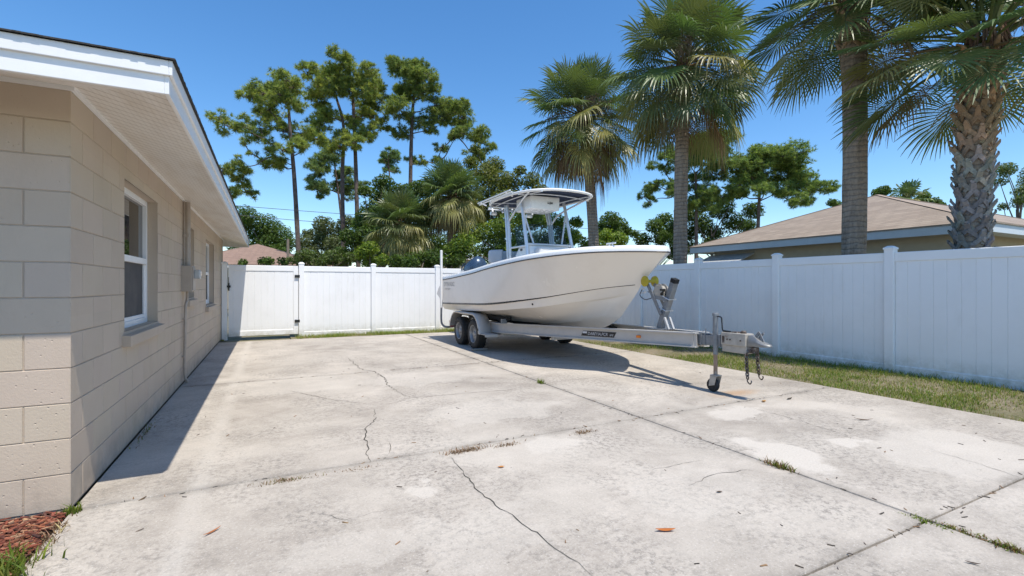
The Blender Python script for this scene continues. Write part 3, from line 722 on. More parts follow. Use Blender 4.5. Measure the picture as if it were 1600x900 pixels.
# leaning post
ls = MB(); ls.box(CX-.50, CX+.50, 9.15, 9.55, 1.72, 1.86); lp = obj('leaning_post', ls, M['grey_cushion'], boat, bevel=.05, smooth=50, seg=4)
ls = MB(); bk = spline([(CX-.42, 9.28, 1.93), (CX-.56, 9.45, 1.93), (CX-.50, 9.66, 1.93), (CX, 9.70, 1.93), (CX+.50, 9.66, 1.93), (CX+.56, 9.45, 1.93), (CX+.42, 9.28, 1.93)], 5)
for p, q in zip(bk, bk[1:]): pass
rws = []
for k, p in enumerate(bk):
    t = (bk[min(k+1, len(bk)-1)]-bk[max(0, k-1)]).normalized(); nn = Vector((-t.y, t.x, 0))
    rws.append([p+nn*.05*math.copysign(abs(math.cos(a))**.6, math.cos(a))+Vector((0,0,.14*math.copysign(abs(math.sin(a))**.6, math.sin(a)))) for a in [2*math.pi*i/12 for i in range(12)]])
ids = ls.grid(rws, True); ls.face(ids[0]); ls.face(ids[-1])
obj('backrest', ls, M['grey_cushion'], lp, smooth=50)
for x in (CX-.4, CX+.4):
    ls = MB()
    for y in (9.2, 9.5): ls.tube([(x, y, 1.05), (x, y, 1.72)], .022, 8)
    ls.tube([(x, 9.5, 1.6), (x, 9.66, 1.85)], .018, 8); ls.tube([(x, 9.2, 1.1), (x, 9.5, 1.1)], .018, 8); obj('seat_frame', ls, M['tubing'], lp, smooth=50)

# T-top: frame, canvas, box, rod tubes
tf = MB()
for sg in (-1, 1):
    X = CX+sg*.52
    tf.tube([(X, 7.86, 1.05), (X-sg*.005, 8.02, 2.05), (X-sg*.03, 8.28, 2.98)], .034, 10)
    for dy in (0, .10):
        tf.tube(spline([(X, 8.70+dy, 1.05), (X, 8.72+dy, 2.0), (X-sg*.01, 8.80+dy, 2.55), (X-sg*.03, 8.90+dy, 2.96)]), .030, 10)
    tf.tube(spline([(X-sg*.01, 8.78, 2.62), (X, 8.5, 2.78), (X+sg*.10, 8.0, 2.92), (X+sg*.16, 7.62, 3.01)]), .018, 8)
    tf.tube([(X, 8.02, 2.06), (X, 8.75, 2.06)], .020, 8)
    tf.tube([(X-sg*.02, 8.22, 2.78), (X-sg*.20, 8.10, 2.10)], .018, 8)
    tf.tube(spline([(X-sg*.02, 8.93, 2.90), (X+sg*.08, 9.2, 2.95), (X+sg*.12, 9.5, 2.98)]), .018, 8)
tf.tube([(CX-.53, 8.02, 2.09), (CX+.53, 8.02, 2.09)], .022, 8)
HX, HY, CYT = .80, 1.12, 8.47
def top_z(x, y): return 3.03+.055*(1-(x/HX)**2)-.05*(y/HY)**2
def outline(n, k=1.0):
    out = []
    for i in range(n):
        a = 2*math.pi*i/n; c, s_ = math.cos(a), math.sin(a); e = 2/3.4
        x = HX*k*math.copysign(abs(c)**e, c); y = HY*k*math.copysign(abs(s_)**e, s_); out.append((x, y))
    return out
ol = outline(72)
rim = [(CX+x, CYT+y, top_z(x, y)) for x, y in ol]; cr_ = MB(); cr_.tube(rim+[rim[0], rim[1]], .026, 8, caps=False)
for x in (-.55, .55): tf.tube([(CX+x, CYT+y, top_z(x, y)-.03) for y in [HY*.97*(k/8-1) for k in range(17)]], .012, 8)
for y in (-.62, .55): tf.tube([(CX+x, CYT+y, top_z(x, y)-.032) for x in [HX*.99*(k/8-1) for k in range(17)]], .013, 8)
frm = obj('top_frame', tf, M['tubing'], boat, smooth=50)
cv = MB(); rg = []
for k in (0.02, .3, .6, .85, .975): rg.append([(CX+x, CYT+y, top_z(x, y)+.006) for x, y in outline(72, k)])
ids = cv.grid(rg, True); cv.face(ids[0]); cvo = obj('canvas_top', cv, M['canvas'], boat, smooth=60)
md = cvo.modifiers.new('thickness', 'SOLIDIFY'); md.thickness = .006
obj('canvas_edge', cr_, M['pvc'], cvo, smooth=60)
eb = MB(); eb.box(CX-.48, CX+.16, 7.92, 8.52, 2.755, 3.01); ebo = obj('electronics_box', eb, M['gelwhite'], boat, bevel=.02, smooth=40, seg=3)
em = MB(); yq = 7.916; em.box(CX-.12, CX+.0, yq-.003, yq, 2.87, 2.878); em.box(CX-.12, CX+.0, yq-.003, yq, 2.898, 2.903); em.box(CX-.063, CX-.057, yq-.004, yq-.0005, 2.845, 2.915)
em.prism([(CX-.12, yq-.0035, 2.879), (CX-.07, yq-.0035, 2.879), (CX-.075, yq-.0035, 2.862), (CX-.115, yq-.0035, 2.89)], (0, .003, 0)); em.box(CX-.052, CX-.004, yq-.0035, yq, 2.881, 2.895)
obj('emblem', em, M['gasket'], ebo)
ot = MB()
for dx, dz in ((0, -.015), (-.035, .015)): ot.tube([(CX-.82+dx, 8.05, 3.075+dz), (CX-.84+dx, 9.55, 3.05+dz)], .016, 8)
for y in (8.25, 9.5): ot.tube([(CX-.70, y, 3.02), (CX-.86, y, 3.08)], .014, 6)
obj('outrigger', ot, M['tubing'], boat, smooth=50)
rh = MB()
for x in (-.5, -.25, 0, .25, .5): rh.tube([(CX+x, CYT+HY+.02, 2.92), (CX+x, CYT+HY+.13, 3.15)], .024, 8)
rh.tube([(CX-.6, CYT+HY+.04, 2.97), (CX+.6, CYT+HY+.04, 2.97)], .016, 8)
for x in (-.45, .45): rh.box(CX+x-.07, CX+x+.07, CYT+HY+.06, CYT+HY+.12, 2.86, 2.93)
obj('rod_rack', rh, M['tubing'], boat, smooth=50)

# outboard
om = MB()
om.box(CX-.10, CX+.10, 11.52, 11.92, .75, 1.45); om.box(CX-.16, CX+.16, 11.15, 11.55, 1.05, 1.42); om.prism([(CX-.015, 11.5, .32), (CX-.015, 11.95, .35), (CX-.015, 11.95, .75), (CX-.015, 11.55, .75)], (.03, 0, 0))
om.lathe((CX, 11.45, .55), (0,1,0), [(0,.01),(.08,.05),(.3,.065),(.5,.05),(.56,.03)], 14); om.box(CX-.12, CX+.12, 11.5, 12.1, .73, .755)
mo = obj('outboard_motor', om, M['dark_engine'], boat, bevel=.02, smooth=40)
ow = MB(); rws = []
for z, yc, hy, hx in ((1.40,11.86,.32,.20),(1.47,11.86,.40,.26),(1.60,11.86,.43,.29),(1.75,11.84,.42,.285),(1.84,11.82,.38,.26),(1.92,11.80,.30,.21),(1.965,11.79,.20,.14),(1.98,11.79,.07,.05)):
    rws.append([(CX+hx*math.copysign(abs(math.cos(a))**.75, math.cos(a)), yc+hy*math.copysign(abs(math.sin(a))**.8, math.sin(a)), z+.10*math.sin(a)*-1*(z-1.4)/.6) for a in [2*math.pi*i/28 for i in range(28)]])
ids = ow.grid(rws, True); ow.face(ids[-1]); ow.face(ids[0]); obj('cowl', ow, M['cowl'], mo, smooth=50)
ov = MB(); ov.tube(spline([(CX-.275, 12.05, 1.60), (CX-.26, 12.12, 1.78), (CX-.16, 12.12, 1.90)]), .02, 6); ov.box(CX-.2, CX+.2, 11.55, 12.2, 1.455, 1.475); obj('cowl_vent', ov, M['dark_engine'], mo)
pr = MB()
for k in range(3):
    a = k*2.094; u = Vector((math.cos(a), 0, math.sin(a))); s_ = Vector((-math.sin(a), 0, math.cos(a))); c0 = Vector((CX, 12.02, .55))
    pr.grid([[c0+u*.05-s_*.03+Vector((0,-.04,0)), c0+u*.05+s_*.03+Vector((0,.04,0))], [c0+u*.13-s_*.08+Vector((0,-.05,0)), c0+u*.13+s_*.07+Vector((0,.05,0))], [c0+u*.19-s_*.03+Vector((0,-.02,0)), c0+u*.19+s_*.04+Vector((0,.03,0))]])
po = obj('propeller', pr, M['galv'], mo, smooth=60); po.modifiers.new('thickness', 'SOLIDIFY').thickness = .008

# ------------------------------------------------------------ the trailer
tr = thing('boat_trailer', 'aluminum tandem axle trailer carrying the boat', 'trailer', (CX, 7.4, 0))
def ibeam(mb, a, b, hgt, w):
    a = Vector(a); b = Vector(b); Z = Vector((0,0,1)); o = hgt/2-.009
    mb.bar(a+Z*o, b+Z*o, w, .016); mb.bar(a-Z*o, b-Z*o, w, .016); mb.bar(a, b, .014, hgt-.034)
for sg in (-1, 1):
    rl = MB(); A, B, D_ = (CX+sg*.90, 10.85, .47), (CX+sg*.90, 8.45, .475), (CX+sg*.085, 4.34, .612)
    ibeam(rl, A, B, .19, .09); ibeam(rl, B, D_, .19, .09); rl.box(CX+sg*.885-.05, CX+sg*.885+.05, 8.38, 8.52, .37, .372)
    rl.bar((CX+sg*.105, 4.42, .612), (CX+sg*.10, 4.38, .613), .012, .20)
    ro = obj('frame_rail', rl, M['trailer_alu'], tr)
    u = (Vector(D_)-Vector(B)).normalized(); nrm = Vector((-u.y, u.x, 0)).normalized(); nrm = nrm if nrm.x*sg > 0 else -nrm; up = nrm.cross(u) if nrm.cross(u).z > 0 else -nrm.cross(u)
    if sg < 0:
        def onrail(t, zz, o=.009): return Vector(B).lerp(Vector(D_), t)+nrm*o+up*zz
        # decal plate from about 55% to 76% of the rail
        t0, t1 = .525, .695; dm = MB(); c = [onrail(t0, -.04), onrail(t1-.012, -.04), onrail(t1, .04), onrail(t0+.012, .04)]
        dm.prism(c, nrm*.0025); dc = obj('decal', dm, M['stripe'], ro)
        Lr = (Vector(D_)-Vector(B)).length
        lm = MB(); fnl = lambda x, y, z: onrail(t0+.034+x/Lr, -.022+y, .0125)
        wd = text_mb('DAREYIA.PCR', .066, lm, fnl, .25); fn2 = lambda x, y, z: onrail(t0+.035+(wd+.035+x)/Lr, -.02+y, .0125); text_mb('arc', .055, lm, fn2, .3)
        lm.prism([onrail(t0+.008, .0, .0118), onrail(t0+.03, .0, .0118), onrail(t0+.032, .03, .0118), onrail(t0+.012, .03, .0118)], nrm*.001)
        obj('decal_lettering', lm, M['silver_letters'], dc, fix=False)
        for tt in (.79,):
            mk = MB(); c0 = onrail(tt, .0, .009); mk.prism([c0+u*-.035-up*.018, c0+u*.035-up*.018, c0+u*.035+up*.018, c0+u*-.035+up*.018], nrm*.018); obj('marker_light', mk, M['orange_lens'], tr, bevel=.005)
for y, z, wX in ((10.7, .40, .86), (8.4, .35, .86), (7.0, .40, .58), (5.85, .47, .35)):
    cm = MB(); cm.bar((CX-wX, y, z), (CX+wX, y, z-.0), .08, .06); obj('crossmember', cm, M['trailer_alu'], tr, bevel=.004)
for y in (9.15, 9.97):
    ax = MB(); ax.bar((CX-.95, y, .30), (CX+.95, y, .30), .06, .06); obj('axle', ax, M['galv'], tr)
for sg in (-1, 1):
    sp = MB(); sp.bar((CX+sg*.88, 8.75, .36), (CX+sg*.88, 10.3, .36), .05, .02); sp.box(CX+sg*.88-.03, CX+sg*.88+.03, 9.5, 9.62, .31, .37); obj('leaf_spring', sp, M['galv'], tr)
for sg in (-1, 1):
    bk = MB(); bk.bar((CX+sg*.50, 10.85, .535), (CX+sg*.47, 6.75, .585), .09, .05); bk.bar((CX+sg*.47, 6.75, .585), (CX+sg*.46, 6.62, .55), .09, .05); obj('bunk', bk, M['carpet'], tr, bevel=.008)
    bk = MB(); bk.bar((CX+sg*.84, 10.6, .645), (CX+sg*.82, 8.15, .665), .10, .07); bk.box(CX+sg*.83-.03, CX+sg*.83+.03, 8.35, 8.6, .55, .64); obj('bunk', bk, M['carpet'], tr, bevel=.008)
    bb = MB(); bb.box(CX+sg*.90-.005-.05, CX+sg*.90+.05, 8.20, 8.25, .575, .66); obj('bunk_bracket', bb, M['galv'], tr); bb = MB(); bb.box(CX+sg*.48-.02, CX+sg*.48+.02, 8.37, 8.43, .38, .52); obj('bunk_bracket', bb, M['galv'], tr); bb = MB(); bb.box(CX+sg*.47-.02, CX+sg*.47+.02, 6.97, 7.03, .43, .54); obj('bunk_bracket', bb, M['galv'], tr)
def wheel(sg, y):
    xo = CX+sg*1.17; x_ = (sg, 0, 0); zc, Rr = .305, .305
    def LX(o): return (xo-sg*.205+sg*o, y, zc)
    hb = MB(); hb.lathe(LX(.0), x_, [(-.02,.12),(.08,.12),(.12,.06)], 16); hbo = obj('wheel', hb, M['galv'], tr, smooth=40)
    t = MB(); t.lathe(LX(0), x_, [(.01,.185),(.0,.22),(.004,.265),(.02,.292),(.045,Rr),(.155,Rr),(.182,.292),(.20,.265),(.205,.22),(.192,.178),(.17,.172)], 40)
    t.f = t.f[:-2]; t.mi = t.mi[:-2]
    for k in range(48):                                       # tread blocks
        a = 2*math.pi*k/48; u = Vector((0, math.cos(a), math.sin(a))); v = Vector((0, -math.sin(a), math.cos(a)))
        for o in (.03, .075, .12, .165):
            c0 = Vector(LX(o+(.008 if k % 2 else -.004)))+u*(Rr-.002 if .04 < o < .16 else Rr-.008); t.bar(c0-v*.015, c0+v*.013, .03, .012, up=u)
    obj('tyre', t, M['rubber'], hbo, smooth=35, fix=False)
    r = MB(); r.lathe(LX(0), x_, [(.10,.176),(.165,.178),(.19,.185),(.197,.182),(.192,.172),(.165,.158),(.12,.15),(.118,.14)], 32); r.f = r.f[:-2]; r.mi = r.mi[:-2]
    r.lathe(LX(0), x_, [(.12,.095),(.15,.092),(.155,.06),(.175,.045),(.178,.0)], 20)
    for k in range(8):
        a = 2*math.pi*k/8; u = Vector((0, math.cos(a), math.sin(a))); c0 = Vector(LX(.14)); r.bar(c0+u*.08, c0+u*.155, .052, .014, up=(1,0,0), w2=.062)
    for k in range(5):
        a = 2*math.pi*k/5; r.lathe(Vector(LX(.15))+Vector((0, math.cos(a)*.057, math.sin(a)*.057)), x_, [(0,.011),(.018,.009)], 6)
    obj('rim', r, simple('silver_rim', (.33,.335,.34), .45, .5, var=.12, dirt=(.2,.17,.14), ds=9, dl=.5, dh=.8) if 'rim' not in M else M['rim'], hbo, smooth=35, fix=False)
M['rim'] = simple('silver_rim', (.33,.335,.34), .45, .5, var=.12, dirt=(.2,.17,.14), ds=9, dl=.5, dh=.8)
for sg in (-1, 1):
    for y in (9.15, 9.97): wheel(sg, y)
for sg in (-1, 1):
    fd = MB(); prf = spline([(8.70,.34),(8.72,.44),(8.78,.57),(8.90,.68),(9.06,.725),(9.55,.735),(10.05,.73),(10.22,.69),(10.35,.58),(10.41,.46),(10.43,.38)], 4)
    xo, xi = CX+sg*1.215, CX+sg*.95; rws = []
    for p in prf:
        y, z = p.x, p.y; rws.append([(xi, y, z), (xo-sg*.03, y, z), (xo-sg*.006, y, z-.008)])
    fd.grid(rws)
    # outer lip turned down towards the wheel arch centre
    cy, cz = 9.56, .36; lip = []
    for p in prf:
        dv = Vector((cy-p.x, cz-p.y)); dv.normalize(); lip.append([(xo-sg*.006, p.x, p.y-.008), (xo, p.x+dv.x*.012, p.y+dv.y*.012), (xo, p.x+dv.x*.05, p.y+dv.y*.05)])
    fd.grid(lip)
    fo = obj('fender', fd, M['trailer_alu'], tr, smooth=45); fo.modifiers.new('thickness', 'SOLIDIFY').thickness = .005
    st = MB(); st.box(min(xo, xi), max(xo, xi), 8.40, 8.715, .345, .357); st.box(min(xo, xi), max(xo, xi), 8.40, 8.408, .31, .345); obj('step_plate', st, M['trailer_alu'], fo)
    mk = MB(); mk.box(xo-.004 if sg > 0 else xo-.016, xo+.016 if sg > 0 else xo+.004, 8.735, 8.79, .40, .45); obj('marker_light', mk, M['black_metal'], fo)
    rb = MB(); rb.box(min(xo, xi)+.02, max(xo, xi)-.02, 10.44, 10.475, .36, .50); obj('tail_light', rb, M['red_lens'], tr, bevel=.005)
    # guide pole
    gx = CX+sg*1.275; gm = MB(); gm.tube([(gx, 10.82, .78), (gx, 10.82, 2.10)], .030, 12); gm.lathe((gx, 10.82, 2.10), (0,0,1), [(0,.032),(.02,.03),(.03,.012)], 12)
    go = obj('guide_pole', gm, M['pvc'], tr, smooth=40)
    gm = MB(); gm.tube(spline([(gx, 10.82, .80), (gx, 10.82, .48), (gx-sg*.03, 10.80, .37), (gx-sg*.12, 10.76, .325), (CX+sg*.92, 10.74, .34)]), .024, 10); obj('pole_bracket', gm, M['galv'], tr, smooth=50)
# winch stand
wp = MB(); pa, pb = Vector((CX, 5.06, .70)), Vector((CX, 4.80, 1.345)); wp.bar(pa, pb, .086, .078, up=(0,1,0)); wp.box(CX-.13, CX+.13, 4.92, 5.22, .69, .70)
wpo = obj('winch_post', wp, M['galv'], tr, bevel=.008)
q = MB(); q.bar(pb+(pb-pa).normalized()*-.01, pb+(pb-pa).normalized()*.05, .089, .081, up=(0,1,0)); obj('end_cap', q, M['carpet'], wpo, bevel=.006)
q = MB(); q.bar((CX-.045, 4.86, .70), (CX-.045, 4.935, .86), .03, .025, up=(0,1,0)); q.bar((CX+.045, 4.86, .70), (CX+.045, 4.935, .86), .03, .025, up=(0,1,0)); obj('brace', q, M['trailer_alu'], wpo)
for k in (.42, .66):
    c0 = pa.lerp(pb, k); d_ = (pb-pa).normalized(); n_ = Vector((0, d_.z, -d_.y)); q = MB()
    q.tube([c0+Vector((-.064, 0, 0))+n_*.10, c0+Vector((-.064, 0, 0))-n_*.055, c0+Vector((.064, 0, 0))-n_*.055, c0+Vector((.064, 0, 0))+n_*.10], .007, 6); obj('clamp_bolt', q, M['alu'], wpo)
for sg in (-1, 1):
    q = MB(); q.bar((CX+sg*.062, 5.27, 1.35), (CX+sg*.062, 4.99, .92), .012, .05, up=(1,0,0)); 
    q = MB(); q.bar((CX+sg*.066, 5.27, 1.36), (CX+sg*.066, 4.985, .90), .05, .012, up=(1,0,0)); obj('roller_arm', q, M['galv'], wpo)
q = MB(); q.bar((CX-.06, 5.17, 1.145), (CX-.06, 4.88, 1.10), .04, .01, up=(1,0,0)); q.bar((CX+.06, 5.17, 1.145), (CX+.06, 4.88, 1.10), .04, .01, up=(1,0,0)); q.box(CX-.06, CX+.06, 4.92, 5.16, 1.112, 1.122); obj('winch_plate', q, M['galv'], wpo)
q = MB()
q.lathe((CX-.16, 5.27, 1.36), (1,0,0), [(.05,.012),(.054,.066),(.062,.078),(.075,.076),(.095,.05),(.12,.026),(.16,.020),(.20,.026),(.225,.05),(.245,.076),(.258,.078),(.266,.066),(.27,.012)], 24)
obj('bow_roller', q, M['yellow'], wpo, smooth=50)
q = MB()
for x in (-.055, .045): q.prism([(CX+x, 4.94, 1.125), (CX+x, 5.13, 1.125), (CX+x, 5.15, 1.22), (CX+x, 5.08, 1.30), (CX+x, 4.98, 1.29), (CX+x, 4.93, 1.20)], (.01, 0, 0))
wn = obj('winch', q, M['galv_dirty'], wpo, bevel=.002)
q = MB(); q.lathe((CX-.044, 5.05, 1.235), (1,0,0), [(0,.09),(.006,.09),(.008,.06),(.078,.06),(.08,.09),(.086,.09)], 24); obj('drum', q, M['galv_dirty'], wn, smooth=40)
q = MB(); q.lathe((CX-.075, 4.97, 1.18), (1,0,0), [(0,.02),(.14,.02)], 10); q.bar((CX-.08, 4.97, 1.18), (CX-.085, 4.89, 1.24), .02, .008, up=(1,0,0)); q.tube([(CX-.085, 4.89, 1.24), (CX-.17, 4.885, 1.24)], .014, 8); obj('winch_handle', q, M['black_metal'], wn)
q = MB(); q.tube(spline([(CX, 5.14, 1.22), (CX-.02, 5.22, 1.20), (CX-.01, 5.30, 1.21)]), .006, 6); obj('winch_strap', q, M['black_metal'], wn)
q = MB(); q.tube(spline([(CX-.09, 5.33, 1.24), (CX-.12, 5.34, 1.16), (CX-.10, 5.26, 1.10), (CX-.07, 5.16, 1.12)]), .006, 6); obj('safety_strap', q, M['black_metal'], wpo)
# tongue, jack, coupler
q = MB(); q.bar((CX, 4.95, .602), (CX, 3.98, .635), .105, .125); tg = obj('tongue', q, M['galv'], tr, bevel=.006)
q = MB()
for y in (4.24, 4.30, 4.06, 4.02):
    z = lerp(.635, .602, (y-3.98)/.97); q.box(CX-.062, CX+.062, y-.007, y+.007, z-.072, z+.072)
q.tube([(CX-.02, 4.26, .69), (CX-.02, 4.26, .76)], .008, 6); q.box(CX-.05, CX+.05, 4.20, 4.34, .697, .705)
obj('clamp_plate', q, M['galv'], tg, bevel=.002)
jx, jy = CX-.035, 4.10
q = MB(); q.tube([(jx, jy, .56), (jx, jy, .94)], .032, 14); q.lathe((jx, jy, .93), (0,0,1), [(0,.038),(.03,.038),(.036,.03)], 14); jk = obj('jack', q, M['galv'], tr, smooth=40)
q = MB(); q.tube([(jx, jy, .20), (jx, jy, .50)], .024, 12); obj('jack_leg', q, M['rusty_pole'], jk, smooth=40)
q = MB(); q.tube([(jx, jy, .46), (jx, jy, .57)], .029, 12); obj('jack_sleeve', q, M['galv'], jk, smooth=40)
q = MB(); q.tube(spline([(jx, jy-.03, .925), (jx-.01, jy-.09, .915), (jx-.01, jy-.10, .86), (jx-.01, jy-.11, .77), (jx-.01, jy-.14, .755)]), .008, 6); q.tube([(jx-.01, jy-.12, .757), (jx-.01, jy-.22, .75)], .013, 8); obj('jack_crank', q, M['black_metal'], jk, smooth=50)
q = MB(); q.prism([(jx-.05, jy+.04, .20), (jx-.05, jy-.05, .20), (jx-.05, jy-.02, .09), (jx-.05, jy+.06, .07)], (.008, 0, 0)); q.prism([(jx+.042, jy+.04, .20), (jx+.042, jy-.05, .20), (jx+.042, jy-.02, .09), (jx+.042, jy+.06, .07)], (.008, 0, 0)); q.box(jx-.05, jx+.05, jy-.05, jy+.04, .198, .21); jf = obj('wheel_fork', q, M['galv_dirty'], jk)
q = MB(); q.lathe((jx-.034, jy+.035, .082), (1,0,0), [(0,.05),(.004,.072),(.02,.082),(.048,.082),(.064,.072),(.068,.05)], 22); q.lathe((jx-.045, jy+.035, .082), (1,0,0), [(0,.015),(.09,.015)], 8); obj('jack_wheel', q, M['rubber'], jf, smooth=40)
q = MB(); q.box(CX-.075, CX+.075, 3.66, 3.99, .60, .745); q.box(CX-.055, CX+.055, 3.66, 3.99, .515, .60); cpx = obj('brake_actuator', q, M['galv_dirty'], tr, bevel=.008)
q = MB(); q.lathe((CX+.0, 3.74, .745), (0,0,1), [(0,.035),(.02,.034),(.03,.02)], 14); q.box(CX-.04, CX+.04, 3.80, 3.88, .745, .756); q.box(CX-.079, CX-.075, 3.94, 3.97, .62, .70)
for y in (3.72, 3.86, 3.90): q.lathe((CX-.084, y, .665), (1,0,0), [(0,.010),(.01,.010)], 8)
obj('actuator_fitting', q, M['rust'], cpx)
cu_ = MB(); rws = []
for y, w_, zb_, zt_ in ((3.68,.05,.60,.73),(3.60,.052,.61,.735),(3.54,.055,.615,.70),(3.48,.058,.615,.665),(3.42,.045,.62,.65),(3.395,.02,.625,.64)):
    rws.append([(CX-w_, y, zb_), (CX-w_, y, lerp(zb_, zt_, .6)), (CX-w_*.6, y, zt_), (CX+w_*.6, y, zt_), (CX+w_, y, lerp(zb_, zt_, .6)), (CX+w_, y, zb_)])
ids = cu_.grid(rws, True); cu_.face(ids[0]); cu_.face(ids[-1]); co_ = obj('coupler', cu_, simple('worn_coupler_steel', (.26,.26,.25), .45, .5, var=.1, vs=20, dirt=(.2,.1,.06), ds=14, dl=.58, dh=.68), tr, smooth=45, bevel=.004)
q = MB(); q.bar((CX, 3.60, .70), (CX, 3.535, .775), .02, .025); q.bar((CX+.02, 3.56, .70), (CX+.02, 3.50, .77), .012, .02); q.bar((CX, 3.54, .772), (CX, 3.49, .68), .014, .02); obj('coupler_latch', q, M['galv'], co_)
q = MB(); q.box(CX-.04, CX+.04, 3.57, 3.68, .535, .60); q.lathe((CX-.05, 3.62, .555), (1,0,0), [(0,.02),(.10,.02)], 10); obj('hitch_bracket', q, M['rust'], co_)
def chain(name, pts):
    mb = MB(); p = spline(pts, 8); L = [0]
    for a, b in zip(p, p[1:]): L.append(L[-1]+(b-a).length)
    n_ = int(L[-1]/.034); 
    for k in range(n_):
        s_ = L[-1]*(k+.5)/n_; j = max(i for i in range(len(L)-1) if L[i] <= s_); c0 = p[j].lerp(p[j+1], (s_-L[j])/(L[j+1]-L[j])); t = (p[j+1]-p[j]).normalized()
        x = t.cross(Vector((0.3, 1, .1))).normalized(); y = t.cross(x); sd = x if k % 2 else y
        ring = [c0+t*.026*math.cos(a)+sd*.018*math.sin(a) for a in [2*math.pi*i/10 for i in range(10)]]
        mb.tube(ring+ring[:2], .0075, 5, caps=False)
    e = p[-1]; mb.tube(spline([e, e+Vector((0, .0, -.03)), e+Vector((0, -.03, -.055)), e+Vector((0, -.05, -.03)), e+Vector((0, -.045, -.012))]), .0075, 6)
    return obj(name, mb, M['rust'], tr, smooth=50)
chain('safety_chain', [(CX-.05, 3.66, .55), (CX-.055, 3.66, .45), (CX-.055, 3.65, .30), (CX-.05, 3.65, .24)])
chain('safety_chain', [(CX+.05, 3.60, .55), (CX+.055, 3.60, .45), (CX+.05, 3.585, .35), (CX+.045, 3.575, .295)])
q = MB(); q.bar((CX-1.30, 8.855, .022), (CX-.98, 8.87, .022), .10, .034); tag(obj('wheel_chock', q, M['wood'], bevel=.005), 'short grey board laid in front of the trailer tire', 'board')
# ------------------------------------------------------------ trees
def jit(c, k, r):
    l = 1+r.uniform(-k, k); return tuple(max(.003, x*l*(1+r.uniform(-k, k)*.22)) for x in c)
def rand_dir(r):
    z = r.uniform(-1, 1); a = r.uniform(0, 2*math.pi); s = math.sqrt(1-z*z); return Vector((s*math.cos(a), s*math.sin(a), z))
def trunk_tube(mb, pts, r0, r1, n=10, wob=.12, seed=0):
    p = spline(pts, 7); k = len(p); r = [lerp(r0, r1, (i/(k-1))**.9)*(1+wob*mnoise.noise(Vector((i*.7, seed, 0)))) for i in range(k)]
    r[0] *= 1.25; mb.tube(p, r, n)
def nearest_on(path, z):
    for a, b in zip(path, path[1:]):
        if a.z <= z <= b.z: return a.lerp(b, (z-a.z)/max(1e-6, b.z-a.z))
    return path[-1].copy() if z > path[-1].z else path[0].copy()
LIT, MID, DK = (.38,.42,.13), (.12,.165,.035), (.12,.18,.06)
def pine(label, trunks, clumps, d, seed, r0=.17, hue=(1,1,1), dense=1.0, dj=1.0, group='tall pines behind the fences', name='pine_tree'):
    r = random.Random(seed); tp = []
    for t in trunks:
        w = [at(x, y, d) for x, y in t]; w = [Vector((w[0].x, w[0].y, -.05))]+w; tp.append(w)
    th = thing(name, label, 'tree', (tp[0][0].x, tp[0][0].y, 0), group)
    tm = MB()
    for i, w in enumerate(tp): trunk_tube(tm, w, r0, r0*.38, 9, .15, seed+i)
    nm = MB(); sz = d/750
    cl = []
    for cx, cy, cr in clumps:
        cl.append((at(cx, cy, d)+FW*r.uniform(-1, 1)*dj*1.6, cr*sz*1.25))
        if cr > 11: cl.append((cl[-1][0]+Vector((r.uniform(-1, 1), r.uniform(-1.3, 1.3), r.uniform(-.4, .6)))*cr*sz*.9, cr*sz*.95))
    cl.sort(key=lambda q: min((nearest_on(w, q[0].z-.3)-q[0]).length for w in tp)); nodes = []
    for c, R_ in cl:
        cand = [(nearest_on(w, c.z-(c-nearest_on(w, c.z)).length*r.uniform(.15, .5)), .07) for w in tp]+nodes
        base, br = min(cand, key=lambda q: (q[0]-c).length*(1+.5*max(0, q[0].z-c.z)/max(.1, (q[0]-c).length))+(.15 if q[1] < .07 else 0))
        dist = (base-c).length
        if dist > R_*.35:
            m1 = base.lerp(c, .35)+Vector((0, 0, r.uniform(-.10, .0)*dist))+rand_dir(r)*.05*dist; m2 = base.lerp(c, .7)+Vector((0, 0, r.uniform(-.07, .0)*dist))+rand_dir(r)*.05*dist
            trunk_tube(tm, [base, m1, m2, c], min(br, .030+.010*dist)*d/28, .016, 5, .2, seed)
        nodes.append((c, .045))
        subs = [c+Vector((v.x, v.y, v.z*.7))*R_*.74 for v in [rand_dir(r) for _ in range(max(5, int(10*(R_/.7))))]]
        for sb_ in subs: tm.tube([c, c.lerp(sb_, .6)+Vector((0,0,-.05)), sb_], [.016, .012, .007], 3, caps=False)
        nt = max(10, int(135*dense*(R_/.65)**1.7))
        for _ in range(nt):
            u = rand_dir(r); u.z = u.z*.8+.2; sub = subs[int(r.random()*len(subs))]; p = sub+Vector((u.x, u.y, u.z*.75))*R_*.46*r.random()**.6; u = (u+(sub-c)/R_).normalized()
            ax = (u*.6+Vector((0,0,.7))+rand_dir(r)*.45).normalized(); L = r.uniform(.15, .24)*(.6+.4*d/27)
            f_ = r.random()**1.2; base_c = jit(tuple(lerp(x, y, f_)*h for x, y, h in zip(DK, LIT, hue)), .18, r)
            for q in range(19):
                dr = (ax*r.uniform(.1, 1.)+rand_dir(r)*.75).normalized(); sd = dr.cross(rand_dir(r)).normalized()*r.uniform(.009, .016)*(.6+.4*d/27)
                nm.col = jit(base_c, .12, r); nm.poly([p-sd, p+sd, p+dr*L+Vector((0,0,-.03))])
    obj('trunk', tm, M['pine_bark'], th, smooth=60, fix=False); obj('crown', nm, M['needle'], th, fix=False); return th
def zl(lst, s=.4, ox=340, oy=80): return [(ox+x*s, oy+y*s, q*s) for x, y, q in lst]
